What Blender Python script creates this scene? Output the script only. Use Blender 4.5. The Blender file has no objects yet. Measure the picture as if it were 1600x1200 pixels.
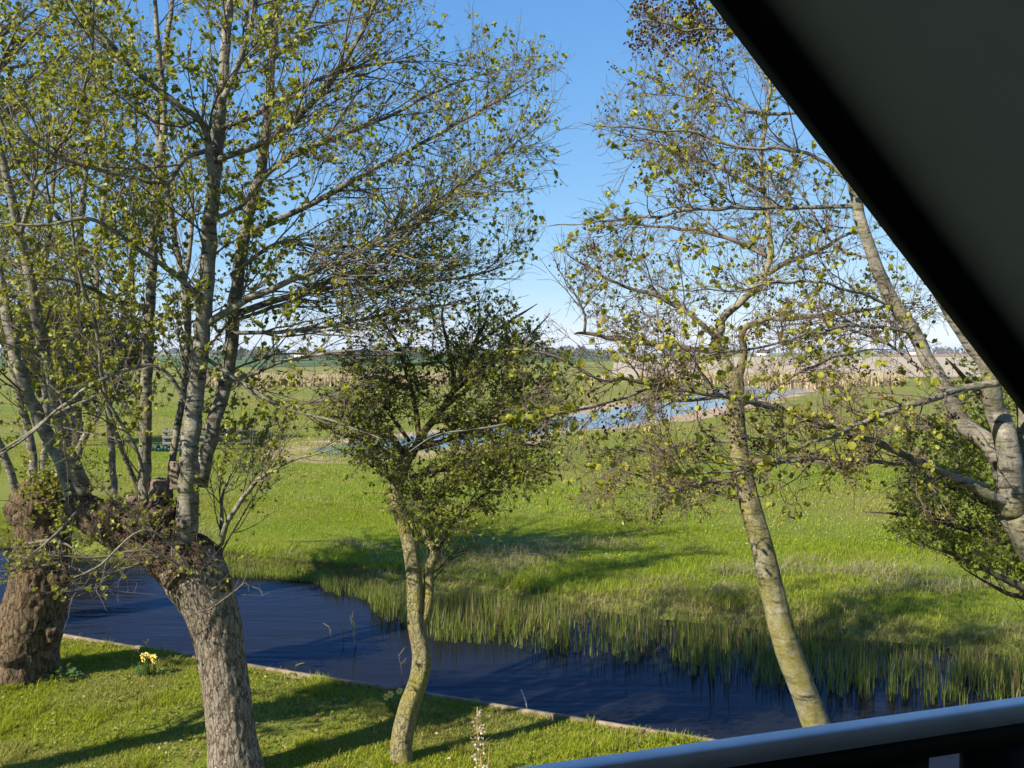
import bpy, math, random
import numpy as np
from mathutils import Vector, Matrix, noise as mnoise

S = bpy.context.scene
COL = S.collection
R = math.radians
# ------------------------------------------------------------------ camera
H = 4.4                      # eye height above the lawn
F = 1500.0                   # focal length in photo pixels (photo 1600 wide)
TH = math.atan(50.0 / F)     # horizon lies 50 px above the centre
cam_d = bpy.data.cameras.new("camera")
cam_d.sensor_width = 36.0
cam_d.lens = 36.0 * F / 1600.0
cam_d.clip_start = 0.05
cam_d.clip_end = 20000.0
cam = bpy.data.objects.new("camera", cam_d)
COL.objects.link(cam)
cam.location = (0, 0, H)
cam.rotation_euler = (R(90) - TH, 0, 0)
S.camera = cam
# ------------------------------------------------------------------ sky, sun, exposure
SUN_TO = np.array([-0.80, -0.60])          # horizontal direction towards the sun
SUN_EL = R(36)
w = bpy.data.worlds.new("World")
S.world = w
w.use_nodes = True
nt = w.node_tree
nt.nodes.clear()
sky = nt.nodes.new('ShaderNodeTexSky')
sky.sky_type = 'NISHITA'
sky.sun_disc = False
sky.sun_elevation = SUN_EL
sky.sun_rotation = math.atan2(SUN_TO[0], SUN_TO[1])
sky.altitude = 0
sky.air_density = 0.6
sky.dust_density = 0.0
sky.ozone_density = 6.0
bg = nt.nodes.new('ShaderNodeBackground')
bg.inputs[1].default_value = 0.0555
# the sky's own colours, softened towards the even, saturated blue of a clear spring day
sep = nt.nodes.new('ShaderNodeSeparateColor')
com = nt.nodes.new('ShaderNodeCombineColor')
nt.links.new(sky.outputs[0], sep.inputs[0])
for ch, (v0, target, gam) in enumerate(((.083, .147, .92), (.169, .392, .58), (.378, .83, .27))):
    pw = nt.nodes.new('ShaderNodeMath'); pw.operation = 'POWER'; pw.inputs[1].default_value = gam
    ml = nt.nodes.new('ShaderNodeMath'); ml.operation = 'MULTIPLY'
    ml.inputs[1].default_value = target / .115 * (.115 / v0) ** gam
    nt.links.new(sep.outputs[ch], pw.inputs[0]); nt.links.new(pw.outputs[0], ml.inputs[0]); nt.links.new(ml.outputs[0], com.inputs[ch])
out = nt.nodes.new('ShaderNodeOutputWorld')
nt.links.new(com.outputs[0], bg.inputs[0])
nt.links.new(bg.outputs[0], out.inputs[0])
sun_d = bpy.data.lights.new("sun", 'SUN')
sun_d.energy = 5.0
sun_d.angle = R(0.5)
sun_d.color = (1.0, 0.94, 0.80)
sun = bpy.data.objects.new("sun", sun_d)
COL.objects.link(sun)
sv = Vector((SUN_TO[0] * math.cos(SUN_EL), SUN_TO[1] * math.cos(SUN_EL), math.sin(SUN_EL)))
sun.rotation_euler = sv.to_track_quat('Z', 'Y').to_euler()
sun.location = (-30, -30, 40)
S.view_settings.view_transform = 'Standard'
S.view_settings.look = 'None'
S.view_settings.gamma = 1.0
S.view_settings.exposure = 1.06
S.render.engine = 'CYCLES'
S.cycles.max_bounces = 6
S.cycles.transparent_max_bounces = 4
S.cycles.use_denoising = True

# ------------------------------------------------------------------ helpers
FWD = np.array([0, math.cos(TH), -math.sin(TH)])
UP = np.array([0, math.sin(TH), math.cos(TH)])
CAM = np.array([0, 0, H])


def ray(u, v):
    return np.array([(u - 800) / F, 0, 0]) + UP * ((600 - v) / F) + FWD


def P(u, v, Y):
    """world point that stands Y metres ahead of the balcony, on the sight line of photo pixel u, v"""
    d = ray(u, v)
    return CAM + d * (Y / d[1])


def G(u, v, z=0.0):
    d = ray(u, v)
    return CAM + d * ((z - H) / d[2])


def proj(p):
    q = p - CAM
    f = np.maximum(q @ FWD, 0.05)
    return np.stack([800 + F * q[..., 0] / f, 600 - F * (q @ UP) / f], -1)


def inside(poly, uv):
    poly = np.asarray(poly, float)
    x, y = uv[:, 0], uv[:, 1]
    r = np.zeros(len(uv), bool)
    j = len(poly) - 1
    for i in range(len(poly)):
        xi, yi = poly[i]
        xj, yj = poly[j]
        if yi != yj:
            c = ((yi > y) != (yj > y)) & (x < (xj - xi) * (y - yi) / (yj - yi) + xi)
            r ^= c
        j = i
    return r


def tag(o, label=None, cat=None, group=None, kind=None):
    if label: o['label'] = label
    if cat: o['category'] = cat
    if group: o['group'] = group
    if kind: o['kind'] = kind
    return o


def empty(name, loc=(0, 0, 0), rz=0.0):
    o = bpy.data.objects.new(name, None)
    COL.objects.link(o)
    o.location = loc
    o.rotation_euler = (0, 0, rz)
    o.empty_display_size = 0.2
    return o


def mk(name, verts, faces, mat=None, parent=None, smooth=False, attrs=None, uv=None):
    """one mesh object; faces: int array (M,k) or list of arrays with different k. Coordinates are world ones."""
    if not isinstance(faces, (list, tuple)):
        faces = [faces]
    faces = [np.asarray(f, np.int32) for f in faces if len(f)]
    verts = np.asarray(verts, np.float32)
    if parent is not None and parent.type == 'EMPTY' and parent.rotation_euler.z == 0:
        verts = verts - np.array(parent.location, np.float32)
    me = bpy.data.meshes.new(name)
    me.vertices.add(len(verts))
    me.vertices.foreach_set("co", verts.ravel())
    nl = sum(f.size for f in faces)
    npoly = sum(len(f) for f in faces)
    me.loops.add(nl)
    idx = np.concatenate([f.ravel() for f in faces])
    me.loops.foreach_set("vertex_index", idx)
    me.polygons.add(npoly)
    tot = np.concatenate([np.full(len(f), f.shape[1], np.int32) for f in faces])
    start = np.concatenate([[0], np.cumsum(tot)[:-1]]).astype(np.int32)
    me.polygons.foreach_set("loop_start", start)
    me.polygons.foreach_set("loop_total", tot)
    if smooth:
        me.polygons.foreach_set("use_smooth", np.ones(npoly, bool))
    if attrs:
        for k, a in attrs.items():
            at = me.attributes.new(k, 'FLOAT', 'POINT')
            at.data.foreach_set("value", np.asarray(a, np.float32))
    if uv is not None:
        l = me.uv_layers.new(name="UVMap")
        l.data.foreach_set("uv", np.asarray(uv, np.float32)[idx].ravel())
    me.update(calc_edges=True)
    if mat: me.materials.append(mat)
    o = bpy.data.objects.new(name, me)
    COL.objects.link(o)
    if parent is not None: o.parent = parent
    return o


class MB:
    """collects shapes into one mesh"""
    def __init__(self): self.v, self.f, self.n = [], {}, 0
    def add(self, v, f):
        v = np.asarray(v, float)
        f = np.asarray(f, int)
        self.f.setdefault(f.shape[1], []).append(f + self.n)
        self.v.append(v)
        self.n += len(v)
        return self
    def box(self, x0, x1, y0, y1, z0, z1, M=None):
        v = np.array([(x, y, z) for x in (x0, x1) for y in (y0, y1) for z in (z0, z1)], float)
        f = np.array([(0, 1, 3, 2), (4, 6, 7, 5), (0, 4, 5, 1), (2, 3, 7, 6), (0, 2, 6, 4), (1, 5, 7, 3)])
        if M is not None: v = (np.asarray(M)[:3, :3] @ v.T).T + np.asarray(M)[:3, 3]
        return self.add(v, f)
    def prism(self, outline, a, b, axis):
        """outline: list of 3-d points (closed loop); extruded by the vector axis*(a..b)"""
        o = np.asarray(outline, float)
        n = len(o)
        ax = np.asarray(axis, float)
        v = np.concatenate([o + ax * a, o + ax * b])
        base = self.n
        self.v.append(v); self.n += 2 * n
        i = np.arange(n); j = (i + 1) % n
        self.f.setdefault(4, []).append(np.stack([i, j, j + n, i + n], 1) + base)
        self.f.setdefault(n, []).append(np.array([i[::-1], i + n]) + base)
        return self
    def tube(self, pts, rad, k=8, cap=True):
        v, f = tubes(np.asarray(pts, float)[None], np.asarray(rad, float)[None], k)
        base = self.n
        self.add(v, f)
        if cap:
            m = len(pts)
            self.f.setdefault(k, []).append(np.array([np.arange(k)[::-1], np.arange(k) + (m - 1) * k]) + base)
        return self
    def build(self, name, mat=None, parent=None, smooth=False):
        return mk(name, np.concatenate(self.v), [np.concatenate(x) for x in self.f.values()], mat, parent, smooth)


def norm(a):
    return a / np.maximum(np.linalg.norm(a, axis=-1, keepdims=True), 1e-9)


def tubes(pts, rad, k=4):
    """pts (B,n,3), rad (B,n) -> verts, quads of B open tubes"""
    B, n, _ = pts.shape
    t = norm(np.gradient(pts, axis=1))
    ref = np.zeros((B, 1, 3)); ref[..., 0] = 1.0
    vert = np.abs(t[:, :, 0]).mean(1) > 0.8
    ref[vert] = (0, 0, 1.0)
    a = norm(np.cross(t, np.broadcast_to(ref, t.shape)))
    b = np.cross(t, a)
    ang = np.arange(k) * 2 * math.pi / k
    v = pts[:, :, None, :] + rad[:, :, None, None] * (a[:, :, None, :] * np.cos(ang)[:, None] + b[:, :, None, :] * np.sin(ang)[:, None])
    v = v.reshape(-1, 3)
    bi = (np.arange(B) * n * k)[:, None, None]
    ri = (np.arange(n - 1) * k)[None, :, None]
    i = np.arange(k)[None, None, :]; j = (i + 1) % k
    f = np.stack([bi + ri + i, bi + ri + j, bi + ri + k + j, bi + ri + k + i], -1).reshape(-1, 4)
    return v, f


def resample(pts, rad, n):
    """Catmull-Rom through the points, n samples evenly along the length"""
    p = np.asarray(pts, float); r = np.asarray(rad, float)
    q = np.concatenate([[2 * p[0] - p[1]], p, [2 * p[-1] - p[-2]]])
    outp, outr = [], []
    for i in range(len(p) - 1):
        for t in np.linspace(0, 1, 12, endpoint=False):
            a, b, c, d = q[i], q[i + 1], q[i + 2], q[i + 3]
            outp.append(0.5 * (2 * b + (c - a) * t + (2 * a - 5 * b + 4 * c - d) * t * t + (3 * b - a - 3 * c + d) * t ** 3))
            outr.append(r[i] * (1 - t) + r[i + 1] * t)
    outp.append(p[-1]); outr.append(r[-1])
    outp = np.array(outp); outr = np.array(outr)
    s = np.concatenate([[0], np.cumsum(np.linalg.norm(np.diff(outp, axis=0), axis=1))])
    ss = np.linspace(0, s[-1], n)
    return np.stack([np.interp(ss, s, outp[:, k]) for k in range(3)], 1), np.interp(ss, s, outr)


def px_line(pts, Y0, Y1, wob=0.0, rng=None, kink=.010):
    """photo trace [(u,v,width_px),...] at depth Y0 (first) .. Y1 (last) -> points, radii in metres"""
    n = len(pts)
    Y = np.linspace(Y0, Y1, n)
    p = np.array([P(u, v, y) for (u, v, _), y in zip(pts, Y)])
    if rng is not None and wob:
        p[1:, 1] += rng.normal(0, wob, n - 1)
    r = np.array([0.5 * wd * y / F for (_, _, wd), y in zip(pts, Y)])
    if rng is not None:
        r[-1] = min(r[-1], .0035)
        L = np.linalg.norm(np.diff(p, axis=0), axis=1).sum()
        n = max(n, int(L * 9))
        p, r = resample(p, r, n)
        o = int(rng.integers(0, 999))
        a = np.array([[mnoise.noise((i * .55 + o, k * 7.1, 0)) + .6 * mnoise.noise((i * 1.3 + o, k * 3.7, 5)) for k in range(3)] for i in range(n)])
        p = p + a * (kink + .13 * r[:, None]) * np.minimum(np.arange(n) / 3, 1)[:, None]
    return p, r


def rough_tube(pts, rad, sides=40, step=0.025, amp=0.02, fiss=9.0, lump=0.12, seed=0, ridge=True):
    """a bark-covered limb: rings along a smooth path, lumps and lengthwise fissures in the surface itself. Returns verts, faces, uv"""
    L = np.linalg.norm(np.diff(np.asarray(pts), axis=0), axis=1).sum()
    n = max(6, int(L / step))
    p, r = resample(pts, rad, n)
    v, f = tubes(p[None], np.ones((1, n)), sides)
    v = v.reshape(n, sides, 3)
    d = v - p[:, None, :]
    R_ = np.zeros((n, sides))
    s = np.linspace(0, L, n)
    for i in range(n):
        for j in range(sides):
            a = j * 2 * math.pi / sides
            ca, sa = math.cos(a), math.sin(a)
            big = mnoise.noise((ca * 1.1 + seed, sa * 1.1, s[i] * 1.6)) * lump + mnoise.noise((ca * 2.6, sa * 2.6 + seed, s[i] * 4.0)) * lump * 0.5
            x = 0.0
            if ridge:
                wv = mnoise.noise((ca * 2 + seed, sa * 2, s[i] * 5)) * 0.35
                q = mnoise.noise((ca * fiss + wv, sa * fiss + seed + wv, s[i] * 4.2))
                q2 = mnoise.noise((ca * fiss * 2.1, sa * fiss * 2.1 + seed, s[i] * 11))
                x = (1 - 2 * abs(q)) * 0.7 + (1 - 2 * abs(q2)) * 0.4 - 0.5
            R_[i, j] = r[i] * (1 + big) + amp * x
    v = p[:, None, :] + d * R_[..., None]
    caps = np.array([np.arange(sides)[::-1], np.arange(sides) + (n - 1) * sides])
    uv = np.stack(np.broadcast_arrays(np.arange(sides)[None, :] / sides, s[:, None]), -1).reshape(-1, 2)
    return v.reshape(-1, 3), f, caps, uv


class Rough:
    def __init__(self): self.v, self.q, self.c, self.n = [], [], {}, 0
    def add(self, *a, **k):
        v, f, c, uv = rough_tube(*a, **k)
        self.v.append(v); self.q.append(f + self.n); self.c.setdefault(c.shape[1], []).append(c + self.n); self.n += len(v)
        return self
    def build(self, name, mat, parent):
        return mk(name, np.concatenate(self.v), [np.concatenate(self.q)] + [np.concatenate(c) for c in self.c.values()], mat, parent, smooth=True)


def grow(rng, par, prad, count, L, nseg, ang=(35, 70), t0=0.1, t1=1.0, wig=0.12, up=0.0, bias=None, rr=0.6, rend=0.3,
         rmin=0.0016, taper=0.5, poly=None, flat=1.0):
    """children on the branches par (B,m,3): count of them, lengths L=(lo,hi); returns (C,nseg,3),(C,nseg)"""
    B, m, _ = par.shape
    ln = np.linalg.norm(np.diff(par, axis=1), axis=2).sum(1)
    bi = rng.choice(B, count, p=ln / ln.sum())
    t = t0 + (t1 - t0) * rng.random(count)
    x = t * (m - 1)
    i0 = np.minimum(x.astype(int), m - 2)
    fr = (x - i0)[:, None]
    p0 = par[bi, i0] * (1 - fr) + par[bi, i0 + 1] * fr
    pr = prad[bi, i0] * (1 - fr[:, 0]) + prad[bi, i0 + 1] * fr[:, 0]
    d = norm(par[bi, i0 + 1] - par[bi, i0])
    q = rng.normal(size=(count, 3)); q[:, 2] *= flat
    perp = norm(q - (q * d).sum(1, keepdims=True) * d)
    a = np.radians(rng.uniform(ang[0], ang[1], count))[:, None]
    dr = d * np.cos(a) + perp * np.sin(a)
    if bias is not None: dr = dr + np.asarray(bias)
    dr = norm(dr)
    length = rng.uniform(L[0], L[1], count) * (1 - taper * t)
    st = (length / (nseg - 1))[:, None]
    out_p = [p0]
    p = p0
    for k in range(nseg - 1):
        dr = norm(dr + rng.normal(0, wig, (count, 3)) + np.array([0, 0, up]))
        p = p + dr * st
        out_p.append(p)
    pts = np.stack(out_p, 1)
    r0 = np.maximum(pr * rr, rmin)
    r0 = np.minimum(r0, length * 0.0075 + 0.0012)
    rad = np.maximum(r0[:, None] * np.linspace(1, rend, nseg)[None], rmin * 0.8)
    if poly is not None:
        uv = proj(pts[:, -1])
        uv = uv + rng.normal(0, 14, uv.shape)
        k = inside(poly, uv)
        pts, rad = pts[k], rad[k]
    return pts, rad


def thin(rng, pts, rad, v0, keep, u1=1e9):
    """the lower part of an old crown is barer: keeps only a share of what grows below sight height v0"""
    uv = proj(pts[:, -1])
    k = (uv[:, 1] < v0) | (uv[:, 0] > u1) | (rng.random(len(pts)) < keep)
    return pts[k], rad[k]


def leaf_mesh(rng, pos, axis, size, cup=0.15, wide=0.42):
    """round leaves, folded along the midrib: 6 points and 2 quads each"""
    N = len(pos)
    n = rng.normal(size=(N, 3)); n[:, 2] += 0.9
    ax = norm(axis)
    n = norm(n - (n * ax).sum(1, keepdims=True) * ax)
    sd = np.cross(ax, n)
    T = np.array([(0, 0, 0), (wide, .32, cup), (wide * .92, .74, cup), (0, 1, -.06), (-wide * .92, .74, cup), (-wide, .32, cup)])
    s = size[:, None, None]
    v = pos[:, None, :] + s * (T[None, :, 0:1] * sd[:, None] + T[None, :, 1:2] * ax[:, None] + T[None, :, 2:3] * n[:, None])
    b = (np.arange(N) * 6)[:, None]
    f = np.concatenate([b + np.array([0, 1, 2, 3]), b + np.array([0, 3, 4, 5])])
    return v.reshape(-1, 3), f


def put_leaves(rng, tw, count, size, cluster=1, spread=0.6, t0=0.3, poly=None):
    B, m, _ = tw.shape
    bi = rng.integers(0, B, count)
    t = 1 - (1 - t0) * rng.random(count) ** 1.7
    x = t * (m - 1); i0 = np.minimum(x.astype(int), m - 2); fr = (x - i0)[:, None]
    p = tw[bi, i0] * (1 - fr) + tw[bi, i0 + 1] * fr
    d = norm(tw[bi, i0 + 1] - tw[bi, i0])
    p = np.repeat(p, cluster, 0); d = np.repeat(d, cluster, 0)
    a = norm(d + rng.normal(0, spread, p.shape) + np.array([0, 0, 0.15]))
    s = size[0] + (size[1] - size[0]) * 1.15 * rng.random(len(p)) ** 1.4
    s *= np.repeat(rng.uniform(.7, 1.2, count), cluster)
    if poly is not None:
        k = inside(poly, proj(p))
        p, a, s = p[k], a[k], s[k]
    return leaf_mesh(rng, p, a, s)


def ovals(rng, pos, r):
    """small seed cones: 6-sided spindles"""
    N = len(pos)
    ax = rng.normal(0, .5, (N, 3)); ax[:, 2] -= 0.8
    ax = norm(ax)
    pts = pos[:, None, :] + ax[:, None, :] * (np.linspace(0, 2.6, 5)[None, :, None] * r[:, None, None])
    rad = r[:, None] * np.array([.25, .9, 1.0, .75, .15])[None]
    return tubes(pts, rad, 5)

# ------------------------------------------------------------------ materials
def nodes(name):
    m = bpy.data.materials.new(name)
    m.use_nodes = True
    t = m.node_tree
    t.nodes.clear()
    o = t.nodes.new('ShaderNodeOutputMaterial')
    return m, t, o


def N(t, typ, **kw):
    n = t.nodes.new(typ)
    for k, v in kw.items():
        if k.startswith('i_'):
            n.inputs[int(k[2:])].default_value = v
        else:
            setattr(n, k, v)
    return n


def ramp(t, src, stops):
    r = t.nodes.new('ShaderNodeValToRGB')
    el = r.color_ramp.elements
    while len(el) < len(stops): el.new(0.5)
    for e, (p, c) in zip(el, stops):
        e.position = p
        e.color = (*c, 1) if len(c) == 3 else c
    t.links.new(src, r.inputs[0])
    return r.outputs[0]


def noise_tex(t, scale, detail=4, rough=0.6, vec=None, mscale=None):
    if vec is None:
        vec = N(t, 'ShaderNodeTexCoord').outputs['Object']
    if mscale:
        mp = N(t, 'ShaderNodeMapping')
        mp.inputs['Scale'].default_value = mscale
        t.links.new(vec, mp.inputs[0]); vec = mp.outputs[0]
    n = N(t, 'ShaderNodeTexNoise')
    n.inputs['Scale'].default_value = scale
    n.inputs['Detail'].default_value = detail
    n.inputs['Roughness'].default_value = rough
    t.links.new(vec, n.inputs['Vector'])
    return n


def mixc(t, fac, a, b, mode='MIX'):
    m = N(t, 'ShaderNodeMix', data_type='RGBA', blend_type=mode)
    for sock, x in ((m.inputs[0], fac), (m.inputs[6], a), (m.inputs[7], b)):
        if isinstance(x, (int, float)): sock.default_value = x
        elif isinstance(x, (tuple, list)): sock.default_value = (*x, 1) if len(x) == 3 else x
        else: t.links.new(x, sock)
    return m.outputs[2]


def mathn(t, op, a, b=None):
    m = N(t, 'ShaderNodeMath', operation=op)
    for i, x in enumerate((a, b)):
        if x is None: continue
        if isinstance(x, (int, float)): m.inputs[i].default_value = x
        else: t.links.new(x, m.inputs[i])
    return m.outputs[0]


def principled(t, o, color, rough=0.8, spec=0.3, bump=None, bstr=0.5, bdist=0.02, **kw):
    b = N(t, 'ShaderNodeBsdfPrincipled')
    if isinstance(color, tuple): b.inputs['Base Color'].default_value = (*color, 1)
    else: t.links.new(color, b.inputs['Base Color'])
    if isinstance(rough, (int, float)): b.inputs['Roughness'].default_value = rough
    else: t.links.new(rough, b.inputs['Roughness'])
    b.inputs['Specular IOR Level'].default_value = spec
    for k, v in kw.items(): b.inputs[k].default_value = v
    if bump is not None:
        bp = N(t, 'ShaderNodeBump')
        bp.inputs['Strength'].default_value = bstr
        bp.inputs['Distance'].default_value = bdist
        t.links.new(bump, bp.inputs['Height'])
        t.links.new(bp.outputs[0], b.inputs['Normal'])
    t.links.new(b.outputs[0], o.inputs[0])
    return b


def bark_fissured(name, dark, mid, light, moss=0.0, mosscol=(.12, .12, .02), zs=0.3, sc=20, edge=.16):
    """plates of bark parted by deep lengthwise cracks"""
    m, t, o = nodes(name)
    co = N(t, 'ShaderNodeTexCoord').outputs['Object']
    wob = noise_tex(t, 9, 4, .65, co)
    mp = N(t, 'ShaderNodeMapping'); mp.inputs['Scale'].default_value = (1, 1, zs)
    t.links.new(mixc(t, .10, co, wob.outputs['Color'], 'ADD'), mp.inputs[0])
    vo = N(t, 'ShaderNodeTexVoronoi', feature='DISTANCE_TO_EDGE'); vo.inputs['Scale'].default_value = sc
    vo.inputs['Randomness'].default_value = 1.0
    t.links.new(mp.outputs[0], vo.inputs['Vector'])
    n1 = noise_tex(t, sc * 1.1, 6, .72, mp.outputs[0])
    n2 = noise_tex(t, 4, 4, .6, co)
    n3 = noise_tex(t, 55, 4, .75, co)
    rid = mathn(t, 'ABSOLUTE', mathn(t, 'SUBTRACT', n1.outputs[0], .5))          # long branching furrows
    h = mathn(t, 'MULTIPLY', mathn(t, 'MINIMUM', rid, .14), 1.7)
    h = mathn(t, 'ADD', h, mathn(t, 'MULTIPLY', mathn(t, 'MINIMUM', vo.outputs['Distance'], .16), 1.5))
    h = mathn(t, 'ADD', h, mathn(t, 'MULTIPLY', n3.outputs[0], .3))
    c = ramp(t, h, [(.17, dark), (.30, mid), (.5, light)])
    c = mixc(t, ramp(t, n2.outputs[0], [(.4, (0, 0, 0)), (.7, (.55, .55, .55))]), c, mid)
    if moss:
        nm = noise_tex(t, 3.2, 5, .7, co)
        fm = ramp(t, nm.outputs[0], [(.62 - .22 * moss, (0, 0, 0)), (.72 - .15 * moss, (moss,) * 3)])
        c = mixc(t, fm, c, mosscol)
    principled(t, o, c, .92, .15, h, 1.0, .05)
    return m


def bark_smooth(name, base, light, ring, moss=0.0, mosscol=(.16, .15, .03), ringscale=14):
    """grey alder bark: pale patches, darker rings across the stem, a little green algae"""
    m, t, o = nodes(name)
    n1 = noise_tex(t, 9, 5, .65)
    n2 = noise_tex(t, ringscale, 3, .6, mscale=(.5, .5, 2.2))
    n3 = noise_tex(t, 55, 4, .7)
    c = ramp(t, n1.outputs[0], [(.35, base), (.62, light)])
    c = mixc(t, ramp(t, n2.outputs[0], [(.36, (1, 1, 1)), (.47, (0, 0, 0))]), c, ring)
    if moss:
        nm = noise_tex(t, 2.6, 5, .7)
        fm = ramp(t, nm.outputs[0], [(.6 - .25 * moss, (0, 0, 0)), (.74 - .15 * moss, (moss,) * 3)])
        c = mixc(t, fm, c, mosscol)
    c = mixc(t, ramp(t, n3.outputs[0], [(.3, (.55, .55, .55)), (.6, (0, 0, 0))]), c, ring)
    h = mathn(t, 'ADD', n3.outputs[0], mathn(t, 'MULTIPLY', n2.outputs[0], .6))
    principled(t, o, c, .85, .2, h, .6, .012)
    return m


def leaf_mat(name, cols, trans=0.35, rough=.45, dry=None):
    m, t, o = nodes(name)
    g = N(t, 'ShaderNodeNewGeometry')
    c = ramp(t, g.outputs['Random Per Island'], [(i / max(1, len(cols) - 1), k) for i, k in enumerate(cols)])
    if dry:
        pa = N(t, 'ShaderNodeAttribute', attribute_name='patch')
        c = mixc(t, mathn(t, 'MULTIPLY', pa.outputs['Fac'], .7), c, mixc(t, g.outputs['Random Per Island'], *dry))
    b = N(t, 'ShaderNodeBsdfPrincipled')
    t.links.new(c, b.inputs['Base Color'])
    b.inputs['Roughness'].default_value = rough
    b.inputs['Specular IOR Level'].default_value = .35 if rough < .6 else .08
    tr = N(t, 'ShaderNodeBsdfTranslucent')
    t.links.new(mixc(t, .6, c, (.42, .43, .04), 'MIX'), tr.inputs[0])
    mx = N(t, 'ShaderNodeMixShader')
    mx.inputs[0].default_value = trans
    t.links.new(b.outputs[0], mx.inputs[1]); t.links.new(tr.outputs[0], mx.inputs[2])
    t.links.new(mx.outputs[0], o.inputs[0])
    return m


def plain(name, col, rough=.7, spec=.3, var=.25, sc=12, bstr=.2, **kw):
    m, t, o = nodes(name)
    n = noise_tex(t, sc, 4, .6)
    dk = tuple(x * (1 - var) for x in col); lt = tuple(min(1, x * (1 + var)) for x in col)
    principled(t, o, ramp(t, n.outputs[0], [(.3, dk), (.7, lt)]), rough, spec, n.outputs[0], bstr, .01, **kw)
    return m


M = {}
M['willow_bark'] = bark_fissured('willow_bark', (.030, .022, .016), (.185, .142, .102), (.46, .385, .30), .12, zs=.19, sc=23)
M['old_bark'] = bark_fissured('old_bark', (.014, .009, .006), (.095, .064, .037), (.25, .175, .105), .15, zs=.22, sc=17)
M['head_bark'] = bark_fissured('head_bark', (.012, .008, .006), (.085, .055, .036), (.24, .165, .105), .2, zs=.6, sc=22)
M['moss_bark'] = bark_fissured('moss_bark', (.06, .05, .025), (.25, .21, .11), (.46, .40, .22), .8, (.34, .29, .06), zs=.35, sc=26)
M['grey_bark'] = bark_smooth('grey_bark', (.12, .105, .08), (.30, .27, .215), (.045, .037, .026), .4)
M['limb_bark'] = bark_smooth('limb_bark', (.13, .115, .085), (.3, .27, .21), (.05, .04, .03), .4)
M['pale_bark'] = bark_smooth('pale_bark', (.13, .115, .088), (.30, .27, .215), (.042, .034, .024), .5)
M['alder_bark'] = bark_smooth('alder_bark', (.13, .115, .075), (.34, .305, .22), (.03, .024, .017), .8, (.22, .19, .045), 7)
M['twig'] = plain('twig', (.13, .105, .08), .85, .2, .4, 6)
M['red_twig'] = plain('red_twig', (.13, .09, .07), .8, .25, .4, 6)
M['dark_twig'] = plain('dark_twig', (.085, .068, .048), .85, .2, .4, 6)
M['cone'] = plain('cone', (.045, .022, .014), .8, .2, .4, 30)
M['alder_leaf'] = leaf_mat('alder_leaf', [(.13, .14, .018), (.25, .255, .03), (.33, .33, .04), (.19, .21, .025), (.38, .35, .075)], .42)
M['young_leaf'] = leaf_mat('young_leaf', [(.17, .18, .02), (.31, .305, .034), (.38, .36, .055), (.25, .265, .027), (.22, .15, .04)], .42)
M['thorn_leaf'] = leaf_mat('thorn_leaf', [(.08, .105, .015), (.15, .18, .022), (.27, .285, .036), (.11, .14, .018)], .45)
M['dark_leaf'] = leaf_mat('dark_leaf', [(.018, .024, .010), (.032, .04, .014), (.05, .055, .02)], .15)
M['bush_leaf'] = leaf_mat('bush_leaf', [(.09, .14, .015), (.18, .235, .024), (.3, .33, .038), (.13, .185, .018)], .5)
M['cut_wood'] = plain('cut_wood', (.15, .11, .08), .8, .2, .5, 18, .5)
M['cut_face'] = plain('cut_face', (.42, .31, .2), .8, .2, .3, 22, .3)

# ------------------------------------------------------------------ ditch frame: s along the ditch, t across it
E = np.array([.9167, -.4008]); FN = np.array([.4008, .9167])
T_NEAR = 10.74                 # plank edge of the lawn
WZ = -0.35                     # water level
MZ = -0.10                     # meadow level


def st_xy(s, t): return np.stack([s * E[0] + t * FN[0], s * E[1] + t * FN[1]], -1)


rngT = np.random.default_rng(7)
_gn = rngT.random((64, 64))


def vnoise(x, y, sc):
    x = np.asarray(x) / sc; y = np.asarray(y) / sc
    xi = np.floor(x).astype(int); yi = np.floor(y).astype(int)
    fx = x - xi; fy = y - yi
    fx = fx * fx * (3 - 2 * fx); fy = fy * fy * (3 - 2 * fy)
    g = lambda a, b: _gn[a % 64, b % 64]
    return (g(xi, yi) * (1 - fx) + g(xi + 1, yi) * fx) * (1 - fy) + (g(xi, yi + 1) * (1 - fx) + g(xi + 1, yi + 1) * fx) * fy


def fbm(x, y, sc): return .55 * vnoise(x, y, sc) + .3 * vnoise(x + 13.7, y + 4.1, sc * .45) + .15 * vnoise(x + 3.3, y + 41.1, sc * .2)

# pond outline, given on the ground
PZ = -0.17                     # pond level
POND = np.array([G(u, v, PZ)[:2] for u, v in
                 [(1278, 602), (1200, 604), (1100, 613), (1000, 633), (920, 647), (860, 656), (780, 665), (700, 677), (620, 686), (540, 696), (492, 702),
                  (500, 712), (560, 713), (640, 706), (735, 692), (800, 680), (870, 671), (930, 669), (985, 663), (1040, 651), (1130, 633), (1205, 620), (1285, 606)]])


def poly_sd(poly, x, y):
    """signed distance (negative inside)"""
    pt = np.stack([x, y], -1)
    d = np.full(len(pt), 1e9)
    for i in range(len(poly)):
        a = poly[i - 1]; b = poly[i]
        ab = b - a
        h = np.clip(((pt - a) @ ab) / (ab @ ab), 0, 1)
        d = np.minimum(d, np.linalg.norm(pt - a - h[:, None] * ab, axis=1))
    return np.where(inside(poly, pt), -d, d)


def far_edge(s): return 16.75 + .35 * (vnoise(s, 0 * s, 2.3) - .5) + np.where(s < -10, -.35, 0)


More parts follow.
